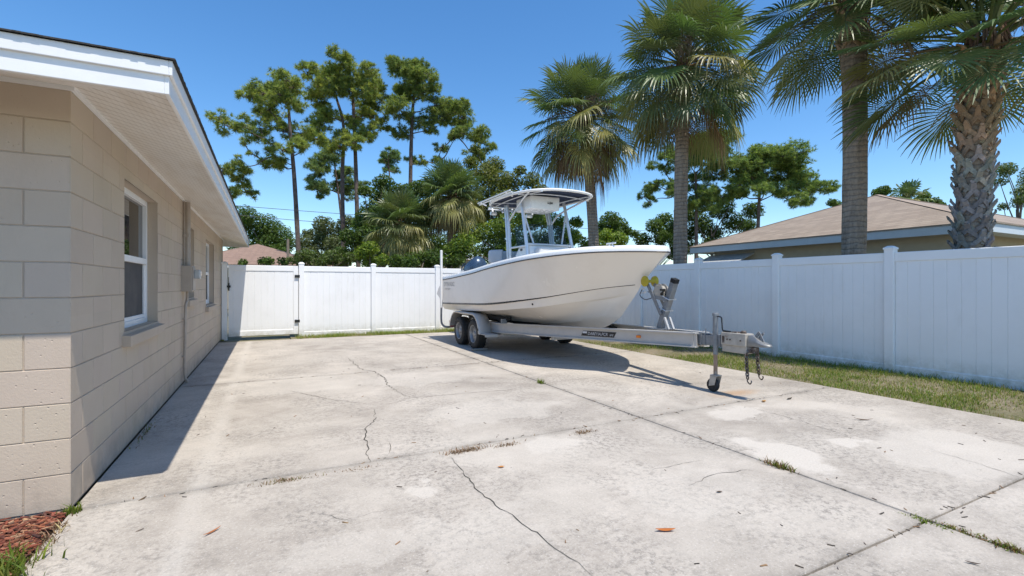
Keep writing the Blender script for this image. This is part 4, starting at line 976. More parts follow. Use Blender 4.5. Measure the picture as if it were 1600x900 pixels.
pine('slender pine with a wide open crown rising directly above the gate', [[(467,412),(460,280),(454,212),(450,150)]],
     zl([(265,140,52),(200,165,48),(150,150,30),(330,165,42),(130,205,42),(235,205,52),(305,225,42),(110,265,18),(285,290,46),(235,300,34),(330,298,34),(75,315,42),(150,330,44),(42,325,18),(190,345,22),(337,395,36),(355,388,22),(310,420,22),(200,430,40),(245,420,30),(150,470,32),(75,480,34),(50,530,36),(110,520,30),(90,378,16),(230,372,22),(255,160,40),(180,215,36),(20,500,22),(95,545,20)]), 20.5, 11, .13, (1.12,1.1,1))
pine('twin trunked pine with a dense high crown between two slimmer pines', [[(537,412),(535,280),(537,200),(525,150)],[(560,412),(556,260),(552,160),(550,120)]],
     zl([(460,100,42),(520,95,44),(575,105,46),(610,135,36),(390,125,32),(415,160,46),(480,165,52),(550,170,54),(608,185,42),(400,215,40),(440,262,36),(420,300,34),(480,240,34),(560,235,36),(380,325,26),(540,290,26),(622,270,30),(590,325,34),(500,350,34),(540,380,38),(470,390,34),(400,355,20),(625,302,20),(430,120,40),(500,130,48),(560,130,44),(370,110,18),(600,350,20)]), 28, 12, .17, (1.15,1.12,1))
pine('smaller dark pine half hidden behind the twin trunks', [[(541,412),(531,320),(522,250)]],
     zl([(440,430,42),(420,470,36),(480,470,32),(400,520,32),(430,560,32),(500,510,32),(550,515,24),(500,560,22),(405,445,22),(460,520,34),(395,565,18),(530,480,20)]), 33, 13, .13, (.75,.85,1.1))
pine('tall pine with long lower limbs reaching over the shaggy sabal palm', [[(640,410),(642,250),(645,170),(650,115)]],
     zl([(700,85,30),(740,100,44),(790,90,38),(830,125,42),(858,160,26),(690,140,34),(750,150,48),(800,180,44),(850,220,44),(920,195,32),(950,250,42),(890,250,46),(940,292,36),(730,260,42),(690,262,26),(780,272,36),(830,300,32),(720,312,32),(740,400,22),(860,350,26),(980,350,32),(1040,360,36),(1062,392,26),(1000,400,36),(940,350,26),(850,425,24),(800,430,22),(770,120,40),(870,190,30),(965,225,26)]), 29, 14, .17, (.98,1,1))
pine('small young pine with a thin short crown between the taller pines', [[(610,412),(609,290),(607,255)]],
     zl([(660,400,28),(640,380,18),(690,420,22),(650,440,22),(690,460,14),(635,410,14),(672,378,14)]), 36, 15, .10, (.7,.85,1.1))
rz = lambda l: zl(l, .4666, 800, 0)
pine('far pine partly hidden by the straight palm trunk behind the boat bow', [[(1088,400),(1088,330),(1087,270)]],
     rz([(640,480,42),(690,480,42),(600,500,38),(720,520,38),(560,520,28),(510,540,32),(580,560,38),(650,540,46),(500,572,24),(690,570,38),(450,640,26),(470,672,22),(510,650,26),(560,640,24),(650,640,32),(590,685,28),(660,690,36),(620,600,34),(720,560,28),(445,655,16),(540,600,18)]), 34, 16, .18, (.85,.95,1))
pine('far pine with a broad spreading crown directly above the tan roof', [[(1183,400),(1186,320),(1188,270)]],
     rz([(800,530,42),(850,515,42),(900,530,42),(935,560,32),(770,570,38),(830,580,42),(890,595,42),(945,620,36),(760,620,36),(725,650,34),(800,655,26)])+[(1240,262,18),(1255,280,18),(1270,300,14),(1245,302,16),(1225,250,18),(1276,290,9),(1205,250,20),(1262,316,8),(1215,300,15),(1230,318,12)], 33, 17, .18, (.9,1,1))
def leaves(mb, c, R_, n, size, cols, r, flat=.8, up=.5):
    for _ in range(n):
        u = rand_dir(r); k = r.random()**.4; p = c+Vector((u.x*R_, u.y*R_, u.z*R_*flat))*k*(1+.22*mnoise.noise(u*2.1+c))
        nrm = (u*.5+Vector((0,0,up))+rand_dir(r)*.75).normalized(); a = nrm.cross(rand_dir(r)).normalized(); b = nrm.cross(a); s = size*r.uniform(.6, 1.3)
        c0 = r.choice(cols); mb.col = jit(c0, .25, r)
        mb.poly([p-a*s, p-b*s*.42+a*s*.1, p+a*s*1.0-nrm*s*.25, p+b*s*.42+a*s*.1])
G1 = [(.085,.14,.026),(.11,.17,.03),(.06,.105,.02)]; G2 = [(.12,.15,.06),(.15,.18,.07),(.09,.115,.045)]; GD = [(.055,.10,.02),(.08,.13,.028),(.038,.07,.016)]
GL = [(.19,.26,.035),(.24,.31,.045),(.11,.18,.03)]; GO = [(.14,.165,.03),(.09,.12,.025),(.19,.20,.04)]
def broad(label, clumps, d, seed, cols, size=.09, dens=1.0, dj=1.0, flat=.8, name='broadleaf_tree', cat='tree', group='broadleaf trees beyond the fences'):
    r = random.Random(seed); sz = d/750; xs = sum(c[0] for c in clumps)/len(clumps); ym = max(c[1] for c in clumps)
    b = at(xs, 446, d); th = thing(name, label, cat, (b.x, b.y, 0), group); tm = MB(); lm = MB()
    top = at(xs, min(c[1] for c in clumps)+15, d); hgt = max(1.0, top.z*.75); trunk_tube(tm, [(b.x, b.y, -.05), (b.x+.1, b.y, hgt*.5), (b.x, b.y+.1, hgt)], .05+.022*hgt, .04, 8, .1, seed)
    for cx, cy, cr in clumps:
        c = at(cx, cy, d)+FW*r.uniform(-1, 1)*dj*1.3; R_ = cr*sz*1.12; k = Vector((b.x, b.y, min(hgt, max(.3, c.z*.6))))
        trunk_tube(tm, [k, k.lerp(c, .5)+rand_dir(r)*.15, c], .05, .012, 5, .1, seed)
        leaves(lm, c, R_, int(dens*760*(R_/.6)**1.8*(.09/size)**1.6), size, cols, r, flat)
    obj('trunk', tm, M['bark'], th, smooth=60, fix=False); obj('crown', lm, M['foliage'], th, fix=False); return th
broad('deep green tree against the roof edge behind the brown roof', [(392,340,18),(410,352,22),(430,366,20),(446,380,14),(395,365,22),(415,380,20),(440,392,12),(385,388,18),(455,394,8),(374,350,15),(425,398,16)], 46, 21, G1, .12, .9)
broad('grey green far tree between the slender pine and the twin pine', [(490,362,14),(510,352,15),(530,360,15),(545,348,13),(480,380,16),(505,376,18),(530,382,18),(550,372,14),(490,398,18),(520,400,18),(545,397,14),(476,364,8),(560,385,14)], 40, 22, G2, .11, .95)
broad('tall dark tree directly behind the twin pine trunks', [(570,322,17),(590,302,17),(610,294,15),(600,322,20),(575,346,22),(560,372,20),(590,372,22),(570,396,20),(622,332,18),(556,346,13),(545,396,12),(625,300,15),(635,320,18),(615,360,22),(625,390,20),(600,398,20),(580,306,10),(548,370,10)], 25, 23, GD+G1+G1, .085)
broad('dark tree filling the gap between the two sabal palms', [(640,320,18),(660,335,22),(650,362,22),(640,392,22),(690,385,20),(670,405,20),(670,300,16),(655,295,16),(690,340,20),(680,320,20),(640,300,14),(715,340,18),(725,310,18),(720,370,20)], 27, 24, GD+G1, .09)
broad('tall olive tree rising behind the boat canopy', [(755,275,22),(772,258,17),(800,284,17),(830,288,15),(780,290,24),(750,305,22),(760,332,24),(790,322,24),(818,312,20),(842,304,12),(735,250,12),(745,330,20),(825,335,18),(745,238,9),(812,274,9)], 25, 25, GO, .075, .95)
broad('bright green leafy tree behind the boat seat', [(735,362,20),(765,360,24),(795,352,24),(825,348,20),(850,338,18),(870,350,17),(730,388,22),(760,392,22),(790,388,24),(820,385,22),(850,375,20),(880,375,18),(900,368,13),(895,352,10),(906,348,7),(715,395,18),(880,392,16),(910,385,12),(840,398,16)], 19, 26, GL+GL+G1, .062, 1.0)
broad('light green bush above the boat bow beside the leaning palm trunk', [(950,368,13),(965,375,14),(940,384,12),(972,387,12),(955,390,14),(930,388,10)], 22, 27, GL, .08, 1.1, name='leafy_bush', cat='bush')
broad('round far tree behind the light green bush above the boat bow', [(950,346,15),(970,350,13),(936,356,12),(984,358,8),(955,362,14),(975,365,12),(940,368,12)], 46, 28, G1, .15)
broad('dark low tree between the light green bush and the straight palm trunk', [(1005,374,13),(1020,354,13),(1040,342,13),(1050,362,14),(1030,372,14),(1010,388,12),(1055,382,14),(988,366,7),(1035,390,12),(1000,396,12),(1020,398,12),(1045,397,12),(1065,395,10)], 42, 29, G1, .12)
broad('dense dark tree under the far pines at the end of the tan roof', [(1075,332,18),(1100,347,18),(1130,322,21),(1150,347,18),(1120,362,16),(1165,332,15),(1085,362,14),(1142,302,16),(1062,352,13),(1180,350,14),(1060,375,12),(1085,385,14),(1110,380,12)], 39, 30, G1+GD, .11)
broad('small tree crown showing over the peak of the tan roof', [(1365,302,9),(1385,299,10),(1404,305,9),(1350,306,7)], 46, 31, G1, .14)
broad('low tree crown showing over the tan roof beside the rough palm trunk', [(1430,311,9),(1450,309,9),(1466,314,8),(1480,318,6)], 50, 32, G1, .14)
broad('tiny tree crown showing over the tan roof beside the smooth palm trunk', [(1302,316,7),(1318,316,7)], 48, 33, G1, .14)
broad('feathery open tree behind the rough trunked palm', [(1575,264,12),(1595,260,13),(1565,282,11),(1590,285,12),(1572,302,11),(1600,300,12),(1560,318,9),(1583,320,8),(1620,270,16),(1640,290,16),(1615,312,12)], 27, 34, G2+G1, .07, .55)
broad('bright green bush just behind the back fence beside the twin pine trunks', [(572,396,12),(584,390,13),(596,400,12),(565,408,10),(580,410,12),(608,408,10)], 18.5, 36, GL, .06, 1.0, name='leafy_bush', cat='bush', group='bushes behind the back fence')
broad('grey green bush just behind the back fence between slender and twin pines', [(480,398,11),(493,403,12),(508,400,12),(520,405,12),(535,402,11),(485,410,10),(500,412,10),(515,413,10),(530,412,10),(545,410,9),(555,404,10),(470,408,8)], 20, 37, G2+G1, .06, .9, name='leafy_bush', cat='bush', group='bushes behind the back fence')
broad('dark bush just behind the back fence under the low sabal palm', [(640,405,14),(660,400,14),(680,398,14),(690,408,12),(625,408,12),(668,412,12),(650,412,12),(610,410,12),(700,412,10),(715,408,12)], 17.5, 38, GD+G1, .06, 1.0, name='leafy_bush', cat='bush', group='bushes behind the back fence')
wm = MB(); wr = random.Random(77)
for q in range(150):
    c = Vector((lerp(-16, 75, q/149)+wr.uniform(-.6, .6), 62-.28*q*.45+wr.uniform(-1.5, 1.5), wr.uniform(.6, 3.0))); leaves(wm, c, wr.uniform(1.0, 1.6), 330, .24, G1+GD+G2, wr, .8)
stuff(tag(obj('distant_wood', wm, M['foliage'], fix=False), 'low far band of green woods showing in gaps over the fences', 'woods'))
broad('low bush in front of the brown roof behind the gate', [(408,408,8),(424,407,9),(440,410,8),(398,412,7)], 21, 35, G1, .07, .8, name='leafy_bush', cat='bush')

# ------------------------------------------------------------ palms
PG, PY, PD, PB_ = (.13,.185,.07), (.28,.27,.10), (.055,.095,.032), (.25,.17,.105)
STIFF = 1.0
def frond(mb, st, base, az, el, pet, bl, droop, r, dead=0., nl=44):
    d0 = Vector((math.cos(el)*math.cos(az), math.cos(el)*math.sin(az), math.sin(el)))
    g = Vector((0,0,-1)); pts = [base+d0*(pet*k/5)+g*droop*.35*(pet*k/5)**2 for k in range(6)]
    st.col = (.16,.19,.06) if dead < .4 else (.26,.18,.10); st.tube(pts, [.030,.024,.020,.018,.016,.013], 4, caps=False)
    f = (pts[-1]-pts[-2]).normalized(); s = f.cross(Vector((0,0,1)))
    s = s.normalized() if s.length > 1e-3 else Vector((1,0,0)); n = s.cross(f); tw = r.uniform(-.5, .5); s, n = s*math.cos(tw)+n*math.sin(tw), n*math.cos(tw)-s*math.sin(tw)
    cost = [pts[-1]+f*(bl*.30*k/6)+g*(.55+droop)*.5*(bl*.30*k/6)**2 for k in range(7)]; st.tube(cost, [.012,.011,.010,.009,.007,.005,.003], 3, caps=False)
    c0 = PG if dead < .25 else (PY if dead < .5 else PB_); c0 = tuple(lerp(a, b, r.uniform(.0, .45)) for a, b in zip(c0, PD if dead < .25 else PY if dead < .5 else (.15,.10,.065))); c0 = jit(c0, .15, r)
    TH = 2.45; yel = r.random()*.5
    for j in range(nl):
        q = (j+.5)/nl*2-1; th = q*TH; t = 1-abs(q); ci = t*5.99; k = int(ci); p = cost[k].lerp(cost[k+1], ci-k); cd = (cost[k+1]-cost[k]).normalized()
        a = th; dr = (cd*math.cos(a)+s*math.sin(a)-n*(.16+.3*dead)*abs(math.sin(a))+n*.22).normalized()
        L = bl*(.58+.22*(1-abs(q)**2))*r.uniform(.9, 1.07)*(.75 if dead > .5 else 1); hang = STIFF*(.16+.55*droop)*r.uniform(.4, 1.5)*(1+dead*.9); w0 = .5*L*.46*(2*TH/nl)*.95
        sd = dr.cross(n).normalized(); pl = .5*(1 if j % 2 else -1); sd = (sd*math.cos(pl)+n*math.sin(pl)).normalized(); prev = None
        for z, wf in ((.0, .06), (.26, .64), (.50, 1.2), (.66, .98), (.84, .56), (1.0, .05)):
            x = z*L; sag = hang*max(0, z-.42)**2*L*2.4; pp = p+dr*(x-sag*.35)+g*sag; w = max(.0025, w0*wf)
            mb.col = tuple(lerp(a_, b_, max(0, z-.55)*yel*1.4) for a_, b_ in zip(c0, (.21,.17,.07)))
            cur = (mb.vert(pp-sd*w), mb.vert(pp+sd*w))
            if prev: mb.face((prev[0], prev[1], cur[1], cur[0]))
            prev = cur
def boots(mb, path_fn, z0, z1, dz, r, col0, col1, out=.10, size=1.0, rad=None):
    k = 0; z = z0
    while z < z1:
        az = k*2.39996+r.uniform(-.12, .12); c, rr = path_fn(z); t = (z-z0)/max(.01, z1-z0); u = Vector((math.cos(az), math.sin(az), 0)); v = Vector((-u.y, u.x, 0))
        hgt = .34*size*r.uniform(.85, 1.15); o_ = out*r.uniform(.6, 1.5); tip = c+u*(rr+o_)+Vector((0,0,hgt))+v*r.uniform(-.04, .04); mid = c+u*(rr+.018)+Vector((0,0,hgt*.52))
        mb.col = jit(tuple(lerp(a, b, t) for a, b in zip(col0, col1)), .25, r)
        lat = .70*size*.27/max(.14, rr)
        for sg in (-1, 1):
            prev = None
            for q in range(5):
                f_ = q/4; a_ = az+sg*lat*(1-f_); p_ = c+Vector((math.cos(a_), math.sin(a_), 0))*(rr+.004+.035*f_*f_)+Vector((0,0,hgt*.72*f_-.06))
                if prev: mb.bar(prev[0], p_, .060*size+.012*q/4, .026, up=prev[1])
                prev = (p_, Vector((math.cos(a_), math.sin(a_), 0)))
        m1 = c+u*(rr+.02)+Vector((0,0,hgt*.50)); m2 = c+u*(rr+.05+o_*.35)+Vector((0,0,hgt*.86)); mb.bar(m1, m2, .10*size, .032, up=u, w2=.072*size); mb.bar(m2, tip, .072*size, .028, up=u, w2=.026*size, h2=.012)
        z += dz; k += 1
def palm(name, label, base, top, r0, r1, nf, pet, bl, seed, deadn=6, boot=None, nl=44, el_lo=-50, stalks=3, grp='sabal palms', fringe=True, skirt=.0, lean=None, yellow=.12):
    r = random.Random(seed); base = Vector(base); top = Vector(top); th = thing(name, label, 'palm tree', (base.x, base.y, 0), grp)
    mid = lean if lean else base.lerp(top, .5)+Vector((r.uniform(-.06, .06), r.uniform(-.06, .06), 0)); path = spline([Vector((base.x, base.y, -.08)), mid, top], 14)
    tm = MB(); k = len(path); rad = [lerp(r0, r1, i/(k-1))*(1+.07*mnoise.noise(Vector((i*.45, seed, 1))))*(1.18 if i == 0 else 1) for i in range(k)]; tm.tube(path, rad, 18)
    obj('trunk', tm, M['palm_trunk'], th, smooth=60)
    def pf(z):
        for i in range(k-1):
            if path[i].z <= z <= path[i+1].z: t = (z-path[i].z)/(path[i+1].z-path[i].z); return path[i].lerp(path[i+1], t), lerp(rad[i], rad[i+1], t)
        return (path[-1]+Vector((0,0,max(0, z-path[-1].z))), rad[-1]) if z > path[-1].z else (path[0], rad[0])
    if boot:
        bm_ = MB()
        for b in boot: boots(bm_, pf, *b[:3], r, *b[3:])
        obj('leaf_bases', bm_, M['tinted'], th)
    lm = MB(); st = MB(); dm = MB(); ds = MB(); n_dead = 0
    for i in range(nf):
        t = (i+.5)/nf; az = i*2.39996+r.uniform(-.25, .25); el = R(lerp(88, el_lo, t**.85)+r.uniform(-9, 9)); dead = 0.
        if t > 1-deadn/nf: dead = r.uniform(.55, 1.)
        elif t > .55 and r.random() < yellow*2.2: dead = r.uniform(.26, .48)
        b = top+Vector((math.cos(az), math.sin(az), 0))*r1*.7+Vector((0,0,lerp(.42, -.12, t)))
        ps = pet*r.uniform(.82, 1.12)*lerp(.72, 1.05, min(1, t*2)); args = (b, az, el, ps*(.85 if dead > .5 else 1), bl*r.uniform(.88, 1.1), lerp(.02, .55, t)+dead*.5, r, dead, nl)
        if dead > .5: frond(dm, ds, *args); n_dead += 1
        else: frond(lm, st, *args)
    for _ in range(int(skirt*40)):
        az = r.uniform(0, 6.28); frond(dm, ds, top+Vector((math.cos(az), math.sin(az), 0))*r1+Vector((0,0,-.1)), az, R(r.uniform(-65, -25)), pet*.55, bl*.85, 1.1, r, r.uniform(.6, 1), max(20, nl-16))
    crown = obj('crown', lm, M['leaf'], th, fix=False); obj('leaf_stalks', st, M['leaf'], crown, smooth=60, fix=False)
    if dm.v: dd = obj('dead_fronds', dm, M['dry'], th, fix=False)
    if stalks:
        sm = MB()
        for q in range(stalks):
            az = r.uniform(0, 6.28) if not isinstance(stalks, list) else 0; p = top+Vector((0,0,.2)); d0 = Vector((math.cos(az), math.sin(az), r.uniform(.4, .9))).normalized()
            ax = [p+d0*(pet*1.35*s/8)+Vector((0,0,-1))*.35*(pet*1.35*s/8)**2 for s in range(9)]; sm.col = (.22,.17,.10); sm.tube(ax, .014, 4, caps=False)
            for s in range(3, 9):
                for _ in range(26):
                    dr = (rand_dir(r)+Vector((0,0,-.35))).normalized(); L = r.uniform(.15, .42); a = ax[s]; b2 = a+dr*L*.6+rand_dir(r)*.05; e = a+dr*L+Vector((0,0,-.10)); sm.col = jit((.24,.19,.14), .3, r)
                    w = dr.cross(rand_dir(r)).normalized()*.006; sm.face((sm.vert(a-w), sm.vert(a+w), sm.vert(b2+w), sm.vert(b2-w))); sm.face((sm.vert(b2-w), sm.vert(b2+w), sm.vert(e)))
        obj('flower_stalks', sm, M['dry'], th, fix=False)
    if fringe:                                                      # brown fibre collar under the crown
        fm = MB()
        for _ in range(260):
            az = r.uniform(0, 6.28); z = top.z-r.uniform(-.25, .35); c, rr = pf(z); u = Vector((math.cos(az), math.sin(az), 0)); fm.col = jit((.17,.095,.05), .35, r); p = c+u*rr*1.02
            fm.bar(p+Vector((0,0,.12)), p+u*r.uniform(.02, .10)+Vector((0,0,-r.uniform(.05, .3))), .03, .008, up=u, w2=.006)
        obj('fibre_collar', fm, M['tinted'], th, fix=False)
    return th
def spot(px, X):                                                    # ground point beyond the side fence seen at this column
    u = (px-800)/F_PX; d = X/(FW.x+RT.x*u); return d
dA, dB, dC, dD = spot(930, 9.6), spot(1062, 9.5), spot(1332, 9.6), spot(1513, 9.6)
def bz(px, d): p = at(px, 446, d); p.z = 0; return p
GREY, TAN = (.19,.175,.16), (.36,.22,.10)
palm('sabal_palm', 'leaning sabal palm nearest the boat canopy with brown hanging fronds', bz(932, dA), at(911, 190, dA), .175, .165, 74, .98, 1.08, 41, 8, [(5.9, 6.6, .045, (.25,.17,.10), TAN, .05, .7)], 48, -62, 6, lean=at(925, 330, dA), yellow=.3, skirt=.2)
palm('sabal_palm', 'tall straight sabal palm rising just behind the boat bow', bz(1062, dB), at(1069, 112, dB), .175, .16, 74, .97, 1.06, 42, 3, [(6.1, 6.7, .04, (.22,.13,.07), TAN, .05, .7)], 48, -58, 5, lean=at(1064, 290, dB), yellow=.24, skirt=.08)
STIFF = .45
palm('sabal_palm', 'smooth trunked sabal palm in front of the tan roof', bz(1331, dC), at(1330, 5, dC), .19, .20, 64, .92, .98, 43, 2, [(5.55, 6.6, .03, (.33,.25,.17), TAN, .07, .85)], 48, -36, 2, lean=at(1336, 210, dC), yellow=.07)
palm('sabal_palm', 'rough trunked sabal palm wrapped in crossed grey and tan leaf bases', bz(1513, dD), at(1540, 75, dD), .17, .20, 62, .95, .95, 44, 1, [(.5, 3.2, .026, (.15,.14,.13), (.30,.275,.245), .075, .80), (3.2, 4.75, .020, (.33,.25,.17), TAN, .12, .8)], 52, -22, 2, lean=at(1524, 230, dD), yellow=.06)
STIFF = 1.0
def b2(px, py, d): return at(px, py, d)
palm('sabal_palm', 'shorter sabal palm with a shaggy grey skirt behind the boat engine', bz(707, 20), b2(706, 312, 20), .18, .17, 84, .60, .92, 45, 14, None, 38, -60, 0, skirt=.55, yellow=.4)
palm('sabal_palm', 'low bushy sabal palm with its trunk hidden by the back fence', bz(628, 19.5), b2(626, 356, 19.5), .18, .17, 76, .62, .92, 46, 10, None, 38, -62, 0, skirt=.3, yellow=.45)
fp = bz(1422, 44); palm('sabal_palm', 'tiny far palm top peeking over the tan roof', fp, at(1420, 312, 44), .2, .18, 22, .8, 1.0, 47, 0, None, 14, 0, 0, fringe=False)

# ------------------------------------------------------------ grass, mulch, small things on the ground
def hgt(x, y): return -.018+.018*mnoise.noise(Vector((x*1.6, y*1.6, 0)))+.008*mnoise.noise(Vector((x*6, y*6, 2)))
lw = MB()
def sheet(x0, x1, y0, y1, st):
    nx, ny = int((x1-x0)/st), int((y1-y0)/st)
    lw.grid([[(lerp(x0, x1, i/nx), lerp(y0, y1, j/ny), hgt(lerp(x0, x1, i/nx), lerp(y0, y1, j/ny))) for i in range(nx+1)] for j in range(ny+1)])
sheet(XE+.002, 9.0, -3, 12.75, .12); sheet(.5, 9.0, YB+.002, 14.2, .12)
struct(obj('lawn', lw, M['soil'], fix=False, smooth=80))
gm = MB(); r = random.Random(91)
def blade(mb, x, y, z, h, w, col, lean=.5):
    a = r.uniform(0, 6.28); l = r.uniform(.1, 1)*lean*h; b = r.uniform(0, 6.28); s = Vector((math.cos(b)*w, math.sin(b)*w, 0)); p = Vector((x, y, z)); m_ = p+Vector((math.cos(a)*l*.35, math.sin(a)*l*.35, h*.6)); e = p+Vector((math.cos(a)*l, math.sin(a)*l, h))
    mb.col = tuple(c*.75 for c in col); i = [mb.vert(p-s), mb.vert(p+s)]; mb.col = col; i += [mb.vert(m_+s*.7), mb.vert(m_-s*.7), mb.vert(e)]; mb.face((i[0], i[1], i[2], i[3])); mb.face((i[3], i[2], i[4]))
GC = [(.19,.28,.045),(.26,.31,.06),(.13,.21,.04),(.32,.30,.09)]; SC = [(.36,.28,.15),(.30,.22,.12),(.42,.34,.20)]
def cover(x, y): return (.55)+1.5*mnoise.noise(Vector((x*1.1+3, y*1.1, 5)))+.45*mnoise.noise(Vector((x*3.3, y*3.3, 9)))
n_ = 0
while n_ < 62000:
    if r.random() < .82: x, y = r.uniform(XE-.015, 8.42), 13.5-14.5*math.sqrt(r.random())*1.0
    else: x, y = r.uniform(.62, 8.4), r.uniform(YB-.015, 13.5)
    n_ += 1; c = cover(x, y)+(.35 if x > 8.1 else 0)+(.2 if y > 12.7 else 0)
    if c < r.uniform(-.15, .75): continue
    g_ = min(1, max(0, c)); green = r.random() < .52+.48*g_; col = jit(r.choice(GC if green else SC), .2, r); h = r.uniform(.02, .055)*(.6+.8*g_) *(1.6 if y > 12.6 else 1) if x < 8.25 else r.uniform(.03, .10)
    blade(gm, x, y, hgt(x, y)-.004, h, r.uniform(.002, .0042), col, 1.0)
tm_ = 0
while tm_ < 9000:                                                   # thatch lying flat
    x, y = r.uniform(XE, 8.4), r.uniform(-1, 13.4); tm_ += 1; blade(gm, x, y, hgt(x, y)+.001, r.uniform(.004, .015), .003, jit(r.choice(SC), .25, r), 5)
stuff(tag(obj('grass', gm, M['grass'], fix=False), 'patchy sunburnt grass growing between the concrete and the white fences', 'grass'))
mu = MB(); mu.col = (.09,.045,.03)
mu.grid([[(lerp(-4.5, XL, i/60), lerp(1.0, 3.62, j/40), -.03+.012*mnoise.noise(Vector((i*.4, j*.4, 0)))+.03*min(1, (60-i)/8)) for i in range(61)] for j in range(41)])
for _ in range(5200):
    x, y = -1.0-abs(r.gauss(0, .55)), r.uniform(2.2, 3.6); z = .004+r.uniform(-.012, .016)
    if x > XL-.02 or r.random() < max(0, (2.95-y))*1.2: continue
    a = r.gauss(.1, .8); L = r.uniform(.012, .06)*(1.4 if r.random() < .15 else 1); dr = Vector((math.cos(a)*L, math.sin(a)*L, r.uniform(-.3, .3)*L)); mu.col = jit(r.choice([(.20,.055,.03),(.15,.045,.025),(.26,.09,.045),(.09,.035,.025),(.33,.19,.11)]), .25, r)
    p = Vector((x, y, z)); mu.bar(p-dr*.5, p+dr*.5, r.uniform(.006, .018), r.uniform(.003, .008), w2=r.uniform(.003, .014))
stuff(tag(obj('mulch', mu, M['mulchm'], fix=False), 'red bark mulch at the foot of the block wall', 'mulch'))
def tuft(name, label, cat, spots, n, h, cols, spread, w=.003, lean=1.0, mat='grass', dirv=None, grp=None):
    mb = MB(); x0, y0 = spots
    for _ in range(int(n*1.4) if dirv else n):
        if dirv: t = r.gauss(0, spread); x, y = x0+dirv[0]*t+r.gauss(0, .018), y0+dirv[1]*t+r.gauss(0, .018)
        else: x, y = x0+r.gauss(0, spread), y0+r.gauss(0, spread)
        blade(mb, x, y, -.008, r.uniform(.4, 1)*h*(1.35 if dirv else 1), 1.25*w*r.uniform(.6, 1.3), jit(r.choice(cols), .25, r), lean)
    return tag(obj(name, mb, M[mat], fix=False), label, cat, grp)
BR = [(.24,.15,.09),(.30,.20,.12),(.16,.10,.06)]; GRN = [(.16,.22,.03),(.12,.17,.03),(.22,.25,.05)]
wt_ = 'weeds growing in the concrete joints'
tuft('weed_tuft', 'large brown dried weed tuft in the middle of the long cross joint', 'weed', gp(729,705), 170, .035, BR, .085, .0025, 1.6, 'dry', (1, 0), wt_)
tuft('weed_tuft', 'small brown weed tuft next to the largest one in the cross joint', 'weed', gp(793,696), 70, .028, BR, .05, .0025, 1.6, 'dry', (1, 0), wt_)
tuft('weed_tuft', 'brown weed tuft in the cross joint near the crossing with the long joint', 'weed', gp(913,676), 80, .032, BR, .05, .0025, 1.6, 'dry', (1, 0), wt_)
tuft('weed_tuft', 'flat brown weed streak between two larger tufts in the cross joint', 'weed', gp(560,733), 60, .018, BR, .09, .0025, 2, 'dry', (1, 0), wt_)
tuft('weed_tuft', 'brown weed streak in the cross joint nearest the block house', 'weed', gp(443,752), 120, .025, BR+[(.15,.15,.05)], .085, .0025, 1.8, 'dry', (1, 0), wt_)
tuft('weed_tuft', 'small bright green weed in the long joint beside the boat shadow', 'weed', gp(844,599), 50, .06, GRN, .03, .004, .8, 'grass', (0, 1), wt_)
tuft('weed_tuft', 'straw and green weed tuft beside the large pale patch', 'weed', gp(1217,730), 110, .05, GRN+BR, .05, .003, 1.2, 'grass', (0, 1), wt_)
tuft('weed_tuft', 'mossy green weed at the crossing of two joints below the pale patch', 'weed', gp(1447,815), 120, .016, GRN, .05, .003, 1.5, 'grass', (0, 1), wt_)
tuft('weed_tuft', 'yellow green weed strip just beyond the mossy joint crossing', 'weed', gp(1505,831), 130, .018, GRN+BR, .06, .003, 1.5, 'grass', (0, -1), wt_)
tuft('weed_tuft', 'thick weed clump in the long joint beyond the yellow green strip', 'weed', gp(1577,857), 130, .028, GRN+BR, .03, .003, 1.4, 'grass', (0, -1), wt_)
tuft('grass_clump', 'bright green grass clump in front of the red mulch', 'grass clump', (-1.10, 2.94), 330, .11, GRN, .075, .0045, 1.1)
tuft('grass_clump', 'green grass clump against the house corner', 'grass clump', (-1.0, 3.585), 60, .075, GRN, .02, .004, .9)
tuft('grass_clump', 'thin dry grass along the concrete edge beside the mulch', 'grass clump', (-.995, 3.25), 130, .035, BR+[(.42,.33,.17)], .13, .0025, 1.6, 'dry', (0, 1))
for q, (y_, lb) in enumerate(((5.2, 'weeds along the wall foot below the first house window'), (13.2, 'green weeds at the wall foot beside the gate post'))):
    tuft('weed_tuft', lb, 'weed', (XW+.05, y_), 60, .03, GRN+BR, .2 if q == 0 else .06, .003, 1.2, 'grass', (0, 1))
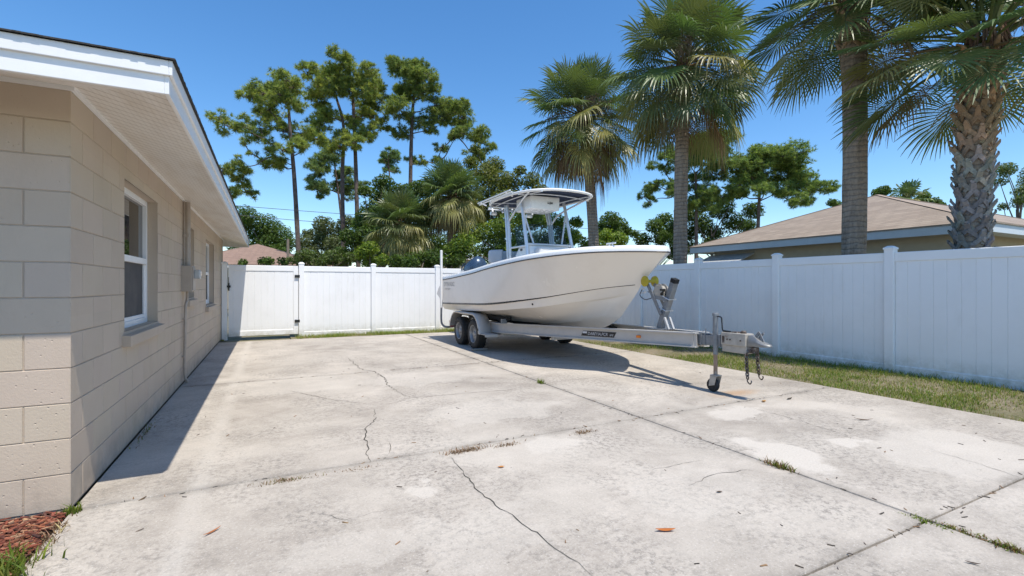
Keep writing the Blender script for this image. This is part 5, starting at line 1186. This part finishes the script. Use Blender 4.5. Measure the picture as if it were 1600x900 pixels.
def leaf(name, label, px, py, L, W, az, col, curl=.25):
    x, y = gp(px, py); mb = MB(); rows = []; mb.col = col
    for k in range(9):
        t = k/8; w = W*math.sin(math.pi*min(.98, max(.03, t)))**.8; z = .004+curl*L*(t-.5)**2*2; cx, cy = (t-.5)*L, .06*L*math.sin(t*3)
        row = []
        for s, dz in ((-1, .35), (0, 0), (1, .35)): u, v = cx, cy+s*w; row.append((x+u*math.cos(az)-v*math.sin(az), y+u*math.sin(az)+v*math.cos(az), z+dz*w))
        rows.append(row)
    mb.grid(rows); o = tag(obj(name, mb, M['dry'], fix=False, smooth=80), label, 'leaf', 'fallen leaves on the concrete'); o.modifiers.new('thickness', 'SOLIDIFY').thickness = .0012; return o
leaf('dry_leaf', 'orange boat shaped dry leaf lying near the lower middle', 1040, 831, .105, .014, -.45, (.50,.17,.05))
leaf('dry_leaf', 'thin rusty leaf blade lying near the mulch', 332, 833, .10, .007, .75, (.42,.16,.06))
leaf('dry_leaf', 'small pale orange leaf beside the main crack', 783, 731, .05, .013, -.2, (.55,.25,.08))
leaf('dry_leaf', 'long dark stick-like leaf lying between the grass and the pale patch', 1349, 657, .16, .010, -.75, (.14,.085,.05))
leaf('dry_leaf', 'small tan leaf lying near the rust mark under the coupler', 1194, 628, .08, .02, .3, (.42,.24,.09))
leaf('dry_leaf', 'dark curled leaf on the cross joint below the coupler', 1234, 624, .10, .016, .1, (.10,.08,.06))
leaf('dry_leaf', 'dark narrow leaf near the thick weed clump in the long joint', 1520, 882, .055, .006, -1.0, (.08,.06,.05))
leaf('dry_leaf', 'tiny dark leaf near the faint cracks by the pale patch', 1124, 770, .04, .008, -.3, (.10,.07,.05))
db = MB()
for _ in range(420):
    if r.random() < .45:
        j = r.choice(JY); x, y = r.uniform(-.9, 6.3), j+r.gauss(0, .02)
    elif r.random() < .3: x, y = 3.26+r.gauss(0, .02), r.uniform(1, 12)
    else: x, y = r.uniform(-.7, 6.3), 1.2+11*r.random()**1.6
    L = r.uniform(.004, .02); a = r.uniform(0, 6.28); p = Vector((x, y, .003)); dv = Vector((math.cos(a)*L, math.sin(a)*L, r.uniform(0, .004))); db.col = jit(r.choice([(.09,.07,.05),(.05,.04,.035),(.2,.12,.06)]), .3, r); db.bar(p-dv, p+dv, L*.5, .003, w2=L*.2)
stuff(tag(obj('leaf_litter', db, M['tinted'], fix=False), 'scattered dark crumbs of dry leaves on the concrete', 'litter'))
